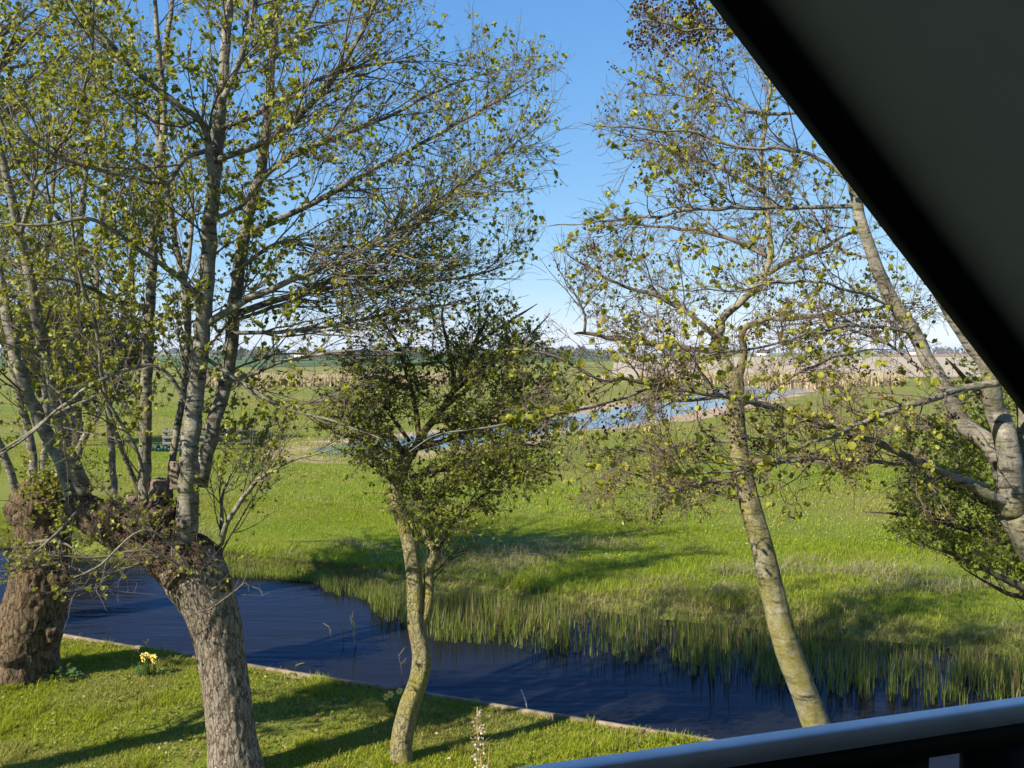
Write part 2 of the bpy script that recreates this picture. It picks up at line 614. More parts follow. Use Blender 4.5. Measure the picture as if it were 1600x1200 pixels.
def ground_z(x, y):
    s = x * E[0] + y * E[1]; t = x * FN[0] + y * FN[1]
    lawn = .05 * (fbm(x, y, 2.5) - .5) - .02 * np.clip((t - 9.7), 0, 1)
    te = far_edge(s)
    prof = np.clip((t - te) / 1.1, -1.5, 1)
    far = np.where(prof < 0, WZ + prof * .5, WZ + (MZ - WZ) * (1 - (1 - np.clip(prof, 0, 1)) ** 2)) + np.where(t > te, .10 * (fbm(x, y, 3.0) - .5), 0)
    bed = np.maximum(far, -1.0)
    return np.where(t < T_NEAR, lawn, np.where(t < te + .01, np.minimum(bed, far), far))

# terrain sheet
def axis_pts():
    t = np.concatenate([np.linspace(-400, -40, 8)[:-1], np.linspace(-40, 2, 10)[:-1], np.arange(2, 10.5, .35), [10.6, T_NEAR - .005, T_NEAR + .03], np.arange(11.2, 16.0, .6),
                        np.arange(16.0, 30, .22), np.arange(30, 60, .5), np.arange(60, 165, .8), 165 * 1.05 ** np.arange(1, 84)])
    sp = np.concatenate([-np.geomspace(140, 9000, 26)[::-1], np.arange(-139, -31, .9), np.arange(-31, 21, .45), np.arange(21, 45, .9), np.geomspace(46, 9000, 26)])
    return sp, t


sp, tp = axis_pts()
SS, TT = np.meshgrid(sp, tp)
XY = st_xy(SS.ravel(), TT.ravel())
gx, gy = XY[:, 0], XY[:, 1]
gz = ground_z(gx, gy)
near_p = (gx > -40) & (gx < 80) & (gy > 35) & (gy < 200)
sd = np.full(len(gx), 99.0)
sd[near_p] = poly_sd(POND, gx[near_p], gy[near_p])
sdn = sd - .5 + (fbm(gx, gy, 5.0) - .5) * 1.8
gz = np.where(sdn < 5, np.minimum(gz, PZ + np.clip(sdn * .02 if False else sdn * .018, -.5, .2)), gz)
tt = gx * FN[0] + gy * FN[1]
sand = np.clip(1.1 - np.clip(sdn, 0, 9) / 2.0, 0, 1)
# the near shore of the pond is a wider strip of bare mud
sand = np.maximum(sand, np.where((sdn < 4.5) & (sd < 90), np.clip((3.4 - sdn) * .7, 0, .8) * (fbm(gx, gy, 9.0) > .5), 0))
lawn_m = (tt < T_NEAR + .01).astype(float)
nr, nc = SS.shape
ii = (np.arange(nr - 1)[:, None] * nc + np.arange(nc - 1)[None]).ravel()
gf = np.stack([ii, ii + 1, ii + nc + 1, ii + nc], 1)

m, t, o = nodes('meadow_ground')
geo = N(t, 'ShaderNodeNewGeometry')
pos = geo.outputs['Position']
n1 = noise_tex(t, .06, 5, .6, pos, (1, .6, 1)); n2 = noise_tex(t, .5, 5, .65, pos); n3 = noise_tex(t, 9, 4, .75, pos); n4 = noise_tex(t, 45, 3, .7, pos)
gcol = ramp(t, n2.outputs[0], [(.3, (.085, .14, .010)), (.5, (.15, .195, .014)), (.7, (.2, .215, .026))])
gcol = mixc(t, ramp(t, n1.outputs[0], [(.4, (0, 0, 0)), (.65, (.6, .6, .6))]), gcol, (.14, .15, .03))
gcol = mixc(t, ramp(t, n3.outputs[0], [(.35, (.5, .5, .5)), (.6, (0, 0, 0))]), gcol, (.03, .06, .008))
gcol = mixc(t, ramp(t, n4.outputs[0], [(.55, (0, 0, 0)), (.75, (.35, .35, .35))]), gcol, (.2, .22, .05))
pa = N(t, 'ShaderNodeAttribute', attribute_name='patch')
gcol = mixc(t, mathn(t, 'MULTIPLY', pa.outputs['Fac'], .75), gcol, mixc(t, n3.outputs[0], (.12, .105, .02), (.27, .235, .075)))
lw = N(t, 'ShaderNodeAttribute', attribute_name='lawn')
lcol = ramp(t, n3.outputs[0], [(.3, (.07, .07, .016)), (.5, (.13, .15, .02)), (.7, (.2, .21, .04))])
gcol = mixc(t, lw.outputs['Fac'], gcol, lcol)
sa = N(t, 'ShaderNodeAttribute', attribute_name='sand')
scol = ramp(t, n2.outputs[0], [(.3, (.28, .19, .12)), (.6, (.46, .34, .23))])
scol = mixc(t, ramp(t, n3.outputs[0], [(.4, (.4, .4, .4)), (.6, (0, 0, 0))]), scol, (.16, .13, .07))
fs = mathn(t, 'ADD', sa.outputs['Fac'], mathn(t, 'MULTIPLY', mathn(t, 'SUBTRACT', n3.outputs[0], .5), .8))
fs = ramp(t, fs, [(.3, (0, 0, 0)), (.6, (1, 1, 1))])
gcol = mixc(t, fs, gcol, scol)
hh = mathn(t, 'ADD', n3.outputs[0], mathn(t, 'MULTIPLY', n4.outputs[0], .5))
principled(t, o, gcol, .95, .1, hh, .6, .06)
M['ground'] = m


def patch(x, y):
    """slow change from lush (0) to dry, olive grass (1)"""
    return np.clip((.65 * fbm(x * .6, y, 7.0) + .35 * fbm(x + 50, y + 20, 1.7) - .40) * 3.0 + np.clip((np.hypot(x, y) - 35) / 90, 0, .5), 0, 1)


g = mk('ground', np.stack([gx, gy, gz], 1), gf, M['ground'], smooth=True, attrs={'sand': sand, 'lawn': lawn_m, 'patch': patch(gx, gy)})
tag(g, 'grass covered ground with lawn in front of the ditch and meadow beyond', kind='structure')

# water: one sheet in the ditch, one in the pond
def water_mat(name, body, bs, sc, stretch, rough, ior, tint):
    m, t, o = nodes(name)
    geo = N(t, 'ShaderNodeNewGeometry')
    mp = N(t, 'ShaderNodeMapping')
    mp.inputs['Rotation'].default_value = (0, 0, R(-18))
    mp.inputs['Scale'].default_value = stretch
    t.links.new(geo.outputs['Position'], mp.inputs[0])
    n1 = noise_tex(t, sc, 3, .5, mp.outputs[0]); n2 = noise_tex(t, sc * .22, 2, .5, mp.outputs[0])
    h = mathn(t, 'ADD', mathn(t, 'MULTIPLY', n1.outputs[0], .35), n2.outputs[0])
    bp = N(t, 'ShaderNodeBump'); bp.inputs['Strength'].default_value = bs; bp.inputs['Distance'].default_value = .03
    t.links.new(h, bp.inputs['Height'])
    fr = N(t, 'ShaderNodeFresnel'); fr.inputs['IOR'].default_value = ior
    di = N(t, 'ShaderNodeBsdfDiffuse'); di.inputs['Color'].default_value = (*body, 1)
    gl = N(t, 'ShaderNodeBsdfGlossy'); gl.inputs['Color'].default_value = (*tint, 1); gl.inputs['Roughness'].default_value = rough
    for q in (fr, di, gl): t.links.new(bp.outputs[0], q.inputs['Normal'])
    mx = N(t, 'ShaderNodeMixShader')
    t.links.new(fr.outputs[0], mx.inputs[0]); t.links.new(di.outputs[0], mx.inputs[1]); t.links.new(gl.outputs[0], mx.inputs[2])
    t.links.new(mx.outputs[0], o.inputs[0])
    return m


M['ditch_water'] = water_mat('ditch_water', (.011, .011, .010), .75, 5.0, (.3, 1.4, 1), .03, 1.2, (.30, .43, .68))
M['pond_water'] = water_mat('pond_water', (.05, .052, .05), .03, 1.2, (.4, 1.0, 1), .16, 1.33, (1.0, .97, .93))
sg = np.linspace(-70, 50, 61); tg = np.linspace(T_NEAR + .012, 17.9, 12)
s2, t2 = np.meshgrid(sg, tg); xy = st_xy(s2.ravel(), t2.ravel())
i2 = (np.arange(11)[:, None] * 61 + np.arange(60)[None]).ravel()
tag(mk('ditch_water', np.c_[xy, np.full(len(xy), WZ)], np.stack([i2, i2 + 1, i2 + 62, i2 + 61], 1), M['ditch_water']),
    'dark blue water of the ditch between lawn and meadow', kind='structure')
c0 = POND.mean(0)
pv = []
for i in range(len(POND)):
    a, b, c = POND[i - 1], POND[i], POND[(i + 1) % len(POND)]
    nn = norm(np.array([(c - a)[1], -(c - a)[0]]))
    if inside(POND, (b + nn * .3)[None])[0]: nn = -nn
    pv.append(b + nn * 2.2)
pv = np.array(pv)
tag(mk('pond_water', np.c_[pv, np.full(len(pv), PZ)], np.arange(len(pv))[None], M['pond_water']),
    'pale blue curving pond in the meadow', kind='structure')

# ------------------------------------------------------------------ ploughed field, far strips
m, t, o = nodes('ploughed_soil')
geo = N(t, 'ShaderNodeNewGeometry')
na = noise_tex(t, .02, 4, .6, geo.outputs['Position'], (1, 6, 1)); nb = noise_tex(t, .8, 4, .7, geo.outputs['Position'])
c = ramp(t, na.outputs[0], [(.35, (.34, .27, .185)), (.65, (.43, .355, .25))])
c = mixc(t, ramp(t, nb.outputs[0], [(.35, (.35, .35, .35)), (.6, (0, 0, 0))]), c, (.2, .15, .11))
principled(t, o, c, .95, .1, nb.outputs[0], .6, .2)
M['soil'] = m


def sheet(name, uvs, z, mat, label):
    p = np.array([G(u, v, z) for u, v in uvs])
    return tag(mk(name, p, np.arange(len(p))[None], mat), label, kind='structure')


sheet('ploughed_field', [(955, 589), (1150, 590), (1400, 589), (1720, 588), (1720, 557.5), (1390, 557.8), (1150, 558), (960, 561)], MZ + .07, M['soil'], 'bare ploughed brown field beyond the pond')
M['tulip'] = plain('tulip', (.45, .09, .03), .8, .2, .4, .05)
M['far_grass'] = plain('far_grass', (.06, .10, .025), .9, .1, .35, .02)
sheet('tulip_field', [(1375, 556.2), (1720, 556.2), (1720, 553.9), (1375, 553.9)], MZ + .25, M['tulip'], 'thin strip of red flower field near the horizon')
sheet('far_pasture', [(-200, 574), (430, 573), (955, 564), (960, 556), (430, 555), (-200, 555)], MZ + .14, M['far_grass'], 'dark green pasture near the horizon')

# ------------------------------------------------------------------ grass, reeds and flowers (uncountable)
def blades(rng, x, y, z, h, wd, lean=.35, curl=.5):
    """bent grass blades: 5 points, a quad and a tip triangle each (as 3 triangles)"""
    n = len(x)
    a = rng.random(n) * 2 * math.pi
    d = np.stack([np.cos(a), np.sin(a), 0 * a], 1)
    sd_ = np.stack([-np.sin(a), np.cos(a), 0 * a], 1)
    b = np.stack([x, y, z], 1)
    l = rng.uniform(.1, 1, n) * lean
    upv = np.array([0, 0, 1.0])
    mid = b + upv * (h * .58)[:, None] + d * (h * l * .45)[:, None]
    tip = b + upv * (h * (1 - .3 * l * curl))[:, None] + d * (h * l * (1 + curl))[:, None]
    wv = sd_ * (wd * .5)[:, None]
    v = np.stack([b - wv, b + wv, mid - wv * .75, mid + wv * .75, tip], 1).reshape(-1, 3)
    k = (np.arange(n) * 5)[:, None]
    f = np.concatenate([k + np.array([0, 1, 3]), k + np.array([0, 3, 2]), k + np.array([2, 3, 4])])
    return v, f


M['lawn_blade'] = leaf_mat('lawn_blade', [(.14, .19, .008), (.23, .285, .012), (.32, .34, .02), (.19, .24, .01), (.36, .34, .07)], .35, .75, ((.15, .14, .03), (.38, .32, .13)))
M['meadow_blade'] = leaf_mat('meadow_blade', [(.115, .18, .010), (.2, .27, .013), (.28, .31, .02), (.155, .22, .010), (.33, .32, .06), (.17, .235, .012), (.22, .28, .016)], .35, .75, ((.15, .15, .02), (.38, .34, .09)))
M['straw'] = leaf_mat('straw', [(.28, .22, .12), (.36, .29, .16), (.22, .17, .10), (.18, .16, .06)], .15, .7)
M['reed_leaf'] = leaf_mat('reed_leaf', [(.06, .09, .014), (.12, .155, .02), (.22, .235, .04), (.09, .115, .018), (.21, .16, .075)], .35)
M['dead_reed'] = leaf_mat('dead_reed', [(.12, .085, .05), (.2, .145, .085), (.08, .06, .035)], .15, .8)
rng = np.random.default_rng(11)


def view_pts(rng, n, s0, s1, t0, t1, margin=120):
    s = rng.uniform(s0, s1, n); t_ = rng.uniform(t0, t1, n)
    xy = st_xy(s, t_)
    uv = proj(np.c_[xy, np.zeros(n)])
    k = (uv[:, 0] > -margin - 60) & (uv[:, 0] < 1600 + margin) & (uv[:, 1] < 1330)
    return xy[k], s[k], t_[k]


xy, s_, t_ = view_pts(rng, 400000, -14, 4, 6.2, T_NEAR - .03)
den = fbm(xy[:, 0], xy[:, 1], .8)
bare = (fbm(xy[:, 0] + 5, xy[:, 1] + 9, 1.6) > .66)
k = (rng.random(len(xy)) < .35 + .9 * den) & ~(bare & (rng.random(len(xy)) < .75))
xy = xy[k]; n = len(xy)
hgt = rng.uniform(.02, .055, n) * (1 + 1.2 * (fbm(xy[:, 0], xy[:, 1], .5) > .62)) * (.7 + .6 * den[k])
v, f = blades(rng, xy[:, 0], xy[:, 1], ground_z(xy[:, 0], xy[:, 1]) - .004, hgt, rng.uniform(.005, .009, n), .9)
lp_ = np.clip((fbm(xy[:, 0] + 31, xy[:, 1] + 7, 1.3) - .45) * 4, 0, 1)
tag(mk('lawn_grass', v, f, M['lawn_blade'], attrs={'patch': np.repeat(lp_, 5)}), 'short mown lawn grass on the near bank', kind='stuff')

M['litter'] = leaf_mat('litter', [(.16, .10, .05), (.3, .2, .1), (.10, .07, .04), (.38, .3, .18)], .1, .8)
xy, s_, t_ = view_pts(rng, 5200, -14, 4, 7.2, T_NEAR - .05)
k = (fbm(xy[:, 0] + 5, xy[:, 1] + 9, 1.6) > .56) | (rng.random(len(xy)) < .12)
xy = xy[k]; n = len(xy)
ax = rng.normal(0, 1, (n, 3)); ax[:, 2] *= .15
v, f = leaf_mesh(rng, np.c_[xy, ground_z(xy[:, 0], xy[:, 1]) + rng.uniform(.012, .035, n)], ax, rng.uniform(.02, .05, n), .2, .35)
tag(mk('fallen_leaves', v, f, M['litter']), 'small dry fallen leaves and bark bits scattered in the lawn', kind='stuff')
xy, s_, t_ = view_pts(rng, 2600, -14, 4, 7.2, T_NEAR - .05)
k = fbm(xy[:, 0] + 15, xy[:, 1] + 2, 1.1) > .52
xy = np.repeat(xy[k], 4, 0); n = len(xy)
a = rng.random(n) * 6.283
v, f = leaf_mesh(rng, np.c_[xy + rng.normal(0, .012, (n, 2)), ground_z(xy[:, 0], xy[:, 1]) + rng.uniform(.015, .04, n)], np.stack([np.cos(a), np.sin(a), .35 + 0 * a], 1), rng.uniform(.02, .045, n))
tag(mk('lawn_weeds', v, f, M['bush_leaf']), 'low round leaved weeds growing through the lawn', kind='stuff')

# meadow: dense near the ditch, coarser tufts farther away
vv, ff, pp, off = [], [], [], 0
for n0, s0, s1, t0, t1, h0, h1, w0, w1 in ((300000, -24, 9, 17.0, 24, .05, .13, .007, .013), (170000, -40, 10, 24, 40, .06, .13, .014, .026), (90000, -60, 12, 40, 75, .06, .12, .03, .06)):
    xy, s_, t_ = view_pts(rng, n0, s0, s1, t0, t1)
    dn = fbm(xy[:, 0], xy[:, 1], 2.2)
    k = rng.random(len(xy)) < .45 + .9 * (dn - .2)
    if t0 > 30:
        sdp = poly_sd(POND, xy[:, 0], xy[:, 1])
        k &= sdp > 2.6 + 2 * (fbm(xy[:, 0], xy[:, 1], 4.0))
    xy = xy[k]; n = len(xy); dn = dn[k]
    tf = np.clip(1.8 - (t_[k] - 17) * .5, 1, 1.8)
    v, f = blades(rng, xy[:, 0], xy[:, 1], ground_z(xy[:, 0], xy[:, 1]) - .01, rng.uniform(h0, h1, n) * (.5 + dn) * tf * .68 * (1 + .7 * (fbm(xy[:, 0] + 8, xy[:, 1] + 3, .9) > .63)), rng.uniform(w0, w1, n), .8)
    pp.append(np.repeat(patch(xy[:, 0], xy[:, 1]), 5))
    vv.append(v); ff.append(f + off); off += len(v)
tag(mk('meadow_grass', np.concatenate(vv), np.concatenate(ff), M['meadow_blade'], attrs={'patch': np.concatenate(pp)}), 'bright green grass of the meadow across the ditch', kind='stuff')
# hay-coloured dead stalks lying along the far bank
xy, s_, t_ = view_pts(rng, 52000, -24, 9, 16.4, 21.5)
k = (fbm(xy[:, 0] * .5, xy[:, 1], 1.3) > .50 + .05 * np.abs(t_ - 17.6)) & (rng.random(len(xy)) < .8)
xy = xy[k]; n = len(xy)
v, f = blades(rng, xy[:, 0], xy[:, 1], ground_z(xy[:, 0], xy[:, 1]), rng.uniform(.10, .3, n), rng.uniform(.005, .01, n), 1.6, 1.2)
tag(mk('dry_grass', v, f, M['straw']), 'patches of dry straw coloured grass on the far bank', kind='stuff')

# young reeds standing in the ditch along the far bank
def reed_front(s): return np.where(s < -11.2, 16.1, np.where(s < -7.4, 16.1 + (s + 11.2) / 3.8 * -2.1, 13.95)) + .5 * (vnoise(s, s * 0 + 9, .9) - .5)


def reeds(rng, n, hh_, name, mat, label, tshift=0., pw=1.):
    s = rng.uniform(-26, 9, n)
    fr = reed_front(s) + tshift
    t_ = fr + (17.15 - fr) * rng.random(n) ** pw
    xy = st_xy(s, t_)
    dn = vnoise(s, t_ * .6, .28) * .7 + vnoise(s, t_, 1.4) * .6 - .1
    k = rng.random(n) < np.clip(dn * 1.3 - .05, 0.05, 1)
    uv = proj(np.c_[xy, np.zeros(n)])
    k &= (uv[:, 0] > -150) & (uv[:, 0] < 1750)
    xy = xy[k]; s = s[k]; t_ = t_[k]; n = len(xy)
    h = rng.uniform(*hh_, n) * np.where(s < -9.5, .72, 1) * np.clip(1.0 - (t_ - 15.4) * .5, .25, 1) * (.5 + .75 * vnoise(s, t_, .55))
    z = np.maximum(ground_z(xy[:, 0], xy[:, 1]), WZ - .05)
    vv, ff, off = [], [], 0
    for q in range(3):
        a = .25 if q == 0 else .55
        ox = rng.normal(0, .02, (n, 2))
        v, f = blades(rng, xy[:, 0] + ox[:, 0], xy[:, 1] + ox[:, 1], z, h * (1 if q == 0 else rng.uniform(.5, .85, n)), rng.uniform(.007, .014, n), a * .6, .5)
        vv.append(v); ff.append(f + off); off += len(v)
    return tag(mk(name, np.concatenate(vv), np.concatenate(ff), mat), label, kind='stuff')


reeds(rng, 21000, (.40, .80), 'reeds', M['reed_leaf'], 'green young reeds standing in the ditch along the far bank')
reeds(rng, 9000, (.3, .7), 'dead_reeds', M['dead_reed'], 'brown dead reed stems between the green reeds', .5, .6)

# wild flowers in the meadow
def flower_specks(rng, n, name, col, label, r=(.012, .022)):
    xy, s_, t_ = view_pts(rng, n, -30, 9, 18.5, 40)
    k = fbm(xy[:, 0], xy[:, 1], 4.0) > .52
    xy = xy[k]; n = len(xy)
    z = ground_z(xy[:, 0], xy[:, 1]) + rng.uniform(.06, .12, n)
    rr_ = rng.uniform(*r, n)
    a = np.arange(6) * math.pi / 3
    c = np.stack([xy[:, 0], xy[:, 1], z], 1)
    ring = c[:, None, :] + rr_[:, None, None] * np.stack([np.cos(a), np.sin(a), 0 * a + .3], 1)[None]
    v = np.concatenate([ring, c[:, None, :] - np.array([0, 0, .01])], 1).reshape(-1, 3)
    b = (np.arange(n) * 7)[:, None]
    f = np.concatenate([b + np.array([i, (i + 1) % 6, 6]) for i in range(6)])
    tag(mk(name, v, f, plain(name, col, .6, .2, .15)), label, kind='stuff')


flower_specks(rng, 900, 'yellow_wildflowers', (.75, .5, .02), 'tiny yellow flowers dotted over the meadow', (.015, .03))
flower_specks(rng, 1300, 'white_wildflowers', (.8, .8, .75), 'tiny white daisies dotted over the meadow', (.012, .022))

# reed beds: tan walls of old reed far off
def reed_bed(name, base, label, h, n, seed):
    rg = np.random.default_rng(seed)
    poly = np.array([G(u, v, MZ)[:2] for u, v in base])
    lo, hi = poly.min(0), poly.max(0)
    p = rg.uniform(lo, hi, (n * 4, 2))
    p = p[inside(poly, p)][:n]
    n = len(p)
    v, f = blades(rg, p[:, 0], p[:, 1], np.full(n, MZ - .1), rg.uniform(.6, 1.05, n) * h * (.8 + .4 * vnoise(p[:, 0], p[:, 1], 6)), rg.uniform(.08, .16, n), .25, .4)
    return tag(mk(name, v, f, M['old_reed']), label, kind='stuff')


M['old_reed'] = leaf_mat('old_reed', [(.38, .29, .17), (.5, .39, .24), (.44, .34, .2), (.3, .24, .13)], .15, .8)
reed_bed('reed_bed', [(300, 606), (480, 605), (700, 602), (760, 597), (700, 592), (300, 594)], 'tan bed of old reed left of the small thorn tree', 1.6, 16000, 3)
reed_bed('reed_bed', [(1290, 606), (1395, 603), (1420, 597), (1300, 592), (1100, 592), (1020, 594), (1060, 599), (1180, 601)], 'tan bed of old reed at the right end of the pond', 1.5, 16000, 4)
reed_bed('reed_bed', [(920, 597), (1040, 597.5), (1100, 594), (920, 592)], 'low strip of old reed along the ploughed field', .9, 5000, 5)

# ------------------------------------------------------------------ wooden bank edging
M['plank'] = plain('plank', (.2, .155, .105), .9, .15, .45, 7, .5)
p0, p1 = st_xy(np.array([-30., 9.]), np.array([T_NEAR, T_NEAR]))
bk = empty('bank_edging', (*p0, 0))
tag(bk, 'weathered grey brown timber edging along the lawn and the ditch', 'edging')
rz = math.atan2(E[1], E[0])
x = -30.0
rg = np.random.default_rng(5)
while x < 9:
    L = min(2.4, 9 - x)
    a = st_xy(np.array([x]), np.array([T_NEAR]))[0]
    Mx = Matrix.Translation((a[0], a[1], 0)) @ Matrix.Rotation(rz + rg.normal(0, .003), 4, 'Z')
    MB().box(.006, L - .006, -.045, .012, -.8, .028 + rg.normal(0, .005), Mx).build('plank', M['plank'], bk)
    MB().box(.006, L - .006, .014, .10, -.30, -.03 + rg.normal(0, .006), Mx).build('plank', M['plank'], bk)
    x += L

# ------------------------------------------------------------------ far line of trees, houses, tower
M['far_tree'] = leaf_mat('far_tree', [(.055, .06, .035), (.08, .085, .045), (.045, .055, .035), (.1, .085, .055)], .1, .9)


def far_line(rng, n, u0, u1, Y, h, name, label):
    pos, siz = [], []
    for i in range(n):
        u = rng.uniform(u0, u1); y = rng.uniform(*Y)
        if fbm(np.array([u]), np.array([3.]), 60)[0] < .36 and rng.random() < .8: continue
        hh_ = rng.uniform(*h) * (.6 + .8 * fbm(np.array([u]), np.array([9.]), 40)[0])
        b = np.array([(u - 800) / F * y, y, MZ])
        k = 46
        q = rng.normal(size=(k, 3)); q = norm(q) * (rng.random((k, 1)) ** .4)
        c = b + np.array([0, 0, hh_ * .5]) + q * np.array([hh_ * .6, hh_ * .6, hh_ * .5])
        pos.append(c); siz.append(rng.uniform(.12, .3, k) * hh_)
    pos = np.concatenate(pos); siz = np.concatenate(siz)
    v, f = leaf_mesh(rng, pos, rng.normal(size=pos.shape), siz, .3, .6)
    tag(mk(name, v, f, M['far_tree']), label, kind='stuff')


rg = np.random.default_rng(21)
far_line(rg, 700, -500, 2100, (1500, 2300), (6, 13), 'treeline', 'low far line of trees along the horizon')
far_line(rg, 130, 350, 960, (500, 800), (3, 8), 'hedgerow', 'darker row of bushes left of the ploughed field')
M['white_wall'] = plain('white_wall', (.75, .73, .68), .8, .2, .08)
M['red_roof'] = plain('red_roof', (.15, .085, .06), .8, .2, .25)
M['brick_wall'] = plain('brick_wall', (.36, .2, .13), .85, .2, .2)


def farmhouse(u, Y, wd, dp, hw, hr, wall, label):
    h = empty('farmhouse', ((u - 800) / F * Y, Y, MZ))
    tag(h, label, 'house', 'farmhouses on the horizon')
    x, y = h.location.x, h.location.y
    z = MZ
    MB().box(x - wd / 2, x + wd / 2, y - dp / 2, y + dp / 2, z, z + hw).build('wall', M[wall], h)
    o_ = .4
    MB().prism([(x - wd / 2 - o_, y - dp / 2 - o_, z + hw + .01), (x - wd / 2 - o_, y + dp / 2 + o_, z + hw + .01), (x - wd / 2 - o_, y, z + hw + hr)], 0, wd + 2 * o_, (1, 0, 0)).build('roof', M['red_roof'], h)
    MB().box(x + wd * .2, x + wd * .2 + .9, y - .4, y + .4, z + hw + hr * .7, z + hw + hr + 1.0).build('chimney', M['brick_wall'], h)


farmhouse(863, 760, 9, 8, 3.2, 3.6, 'white_wall', 'white walled farmhouse on the horizon just right of the thorn tree')
farmhouse(898, 980, 12, 8, 3.2, 4.2, 'brick_wall', 'brown farmhouse on the horizon between two white houses')
farmhouse(951, 900, 8, 8, 3.4, 3.2, 'white_wall', 'small white farmhouse on the horizon left of the leaning alder')
farmhouse(1192, 1000, 12, 9, 3.4, 3.4, 'white_wall', 'white farmhouse on the horizon just right of the leaning alder trunk')
farmhouse(474, 620, 10, 8, 3.0, 2.2, 'white_wall', 'low white farmhouse among the bushes on the left horizon')
farmhouse(1436, 1500, 30, 12, 4.5, 3.0, 'white_wall', 'long pale barn on the horizon right of the white tower')
tw_ = empty('lighthouse', ((1358.5 - 800) / F * 1450, 1450, MZ))
tag(tw_, 'slim white tower standing on the horizon above the ploughed field', 'tower')
bx, by = tw_.location.x, 1450
MB().tube([(bx, by, MZ), (bx, by, 5), (bx, by, 16), (bx, by, 20)], [3.4, 2.9, 2.0, 1.9], 16).build('tower_shaft', M['white_wall'], tw_, True)
MB().tube([(bx, by, 20.05), (bx, by, 20.6)], [2.6, 2.6], 16).build('gallery', M['white_wall'], tw_)
MB().tube([(bx, by, 20.65), (bx, by, 22.6), (bx, by, 23.6)], [1.3, 1.3, .1], 12).build('lantern', plain('lantern_grey', (.3, .3, .32)), tw_)

# ------------------------------------------------------------------ fence with a gate far left in the meadow
M['fence_wood'] = plain('fence_wood', (.11, .105, .095), .85, .2, .3)
M['fence_post'] = plain('fence_post', (.42, .40, .36), .85, .2, .25)
M['teal'] = plain('teal_net', (.010, .045, .040), .6, .3, .4)
fa = G(356, 702, MZ); Yf = fa[1]
fn = empty('rail_fence', tuple(fa))
tag(fn, 'low grey rail fence beside the pond behind the grey stems', 'fence')
px1 = Yf / F


def fpt(u): return fa[0] + (u - 356) * px1


for u, hh_ in ((356, 1.0), (384, 1.15), (418, .9), (300, .9), (258, .95)):
    x = fpt(u)
    MB().box(x - .09, x + .09, Yf - .08, Yf + .08, MZ - .1, MZ + hh_).build('post', M['fence_post'] if u == 356 else M['fence_wood'], fn)
for z0 in (.22, .5, .78):
    MB().box(fpt(255), fpt(422), Yf - .13, Yf - .085, MZ + z0, MZ + z0 + .13).build('rail', M['fence_wood'], fn)
net = MB()
for i in range(9):
    x = fpt(246 + i * 5.2)
    net.box(x, x + .17, Yf - .9, Yf - .55, MZ + .02, MZ + .20 + .07 * math.sin(i * 2.3))
tag(net.build('tarpaulin', M['teal']), 'crumpled teal green tarpaulin lying in front of the rail fence', 'tarpaulin')

# ------------------------------------------------------------------ the pollard (main tree on the left)
def stack(lines, n):
    return np.stack([resample(p, r, n)[0] for p, r in lines]), np.stack([resample(p, r, n)[1] for p, r in lines])


def cone_clusters(rng, tw, n, per=(4, 10), r=(.006, .0095), spread=.05, poly=None):
    bi = rng.integers(0, len(tw), n)
    c = tw[bi, -2]
    if poly is not None:
        k = inside(poly, proj(c)); c = c[k]
    m_ = rng.integers(per[0], per[1], len(c))
    p = np.repeat(c, m_, 0) + rng.normal(0, spread, (m_.sum(), 3))
    return ovals(rng, p, rng.uniform(*r, len(p)))


YP = 9.8
rng = np.random.default_rng(101)
pol = empty('pollard_tree', (P(362, 1240, YP)[0], YP, 0))
tag(pol, 'big pollard with a thick leaning fissured trunk and a knobbly head of grey stems', 'tree')
tr = Rough()
p, r = px_line([(378, 1250, 112), (370, 1215, 90), (362, 1150, 74), (354, 1080, 70), (344, 1010, 72), (331, 955, 82), (308, 905, 100), (292, 875, 90)], YP, YP)
tr.add(p, r, 84, .02, .014, 10, .05, 3)
tr.build('trunk', M['willow_bark'], pol)
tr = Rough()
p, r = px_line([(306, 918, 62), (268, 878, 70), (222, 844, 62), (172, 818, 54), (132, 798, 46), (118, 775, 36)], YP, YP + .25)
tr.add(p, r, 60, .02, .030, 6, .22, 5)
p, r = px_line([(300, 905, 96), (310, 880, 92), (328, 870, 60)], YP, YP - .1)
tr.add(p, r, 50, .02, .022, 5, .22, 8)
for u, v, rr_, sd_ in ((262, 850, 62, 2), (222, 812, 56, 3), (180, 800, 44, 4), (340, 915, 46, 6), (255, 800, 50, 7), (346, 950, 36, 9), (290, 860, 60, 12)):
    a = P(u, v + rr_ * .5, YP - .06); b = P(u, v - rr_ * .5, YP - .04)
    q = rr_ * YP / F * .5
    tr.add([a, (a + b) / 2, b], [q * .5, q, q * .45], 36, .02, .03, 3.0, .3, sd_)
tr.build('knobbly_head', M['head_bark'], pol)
# cut stubs on the head
for u, v, hh_, wd, sd_ in ((252, 772, 46, 30, 1), (276, 742, 40, 24, 2), (206, 790, 30, 26, 3), (236, 800, 34, 22, 4), (282, 800, 40, 26, 5)):
    a = P(u, v + hh_ / 2, YP + .1); b = P(u + 3, v - hh_ / 2, YP + .08)
    q = wd * YP / F * .5
    st = Rough().add([a, (a + b) / 2, b], [q * 1.3, q * 1.05, q * .85], 24, .012, .03, 3.5, .45, sd_ + 20).build('stub', M['cut_wood'], pol)
    d = norm(b - a)
    MB().tube([b - d * .01, b + d * .006], [q * .62, q * .55], 11).build('cut_face', M['cut_face'], st)

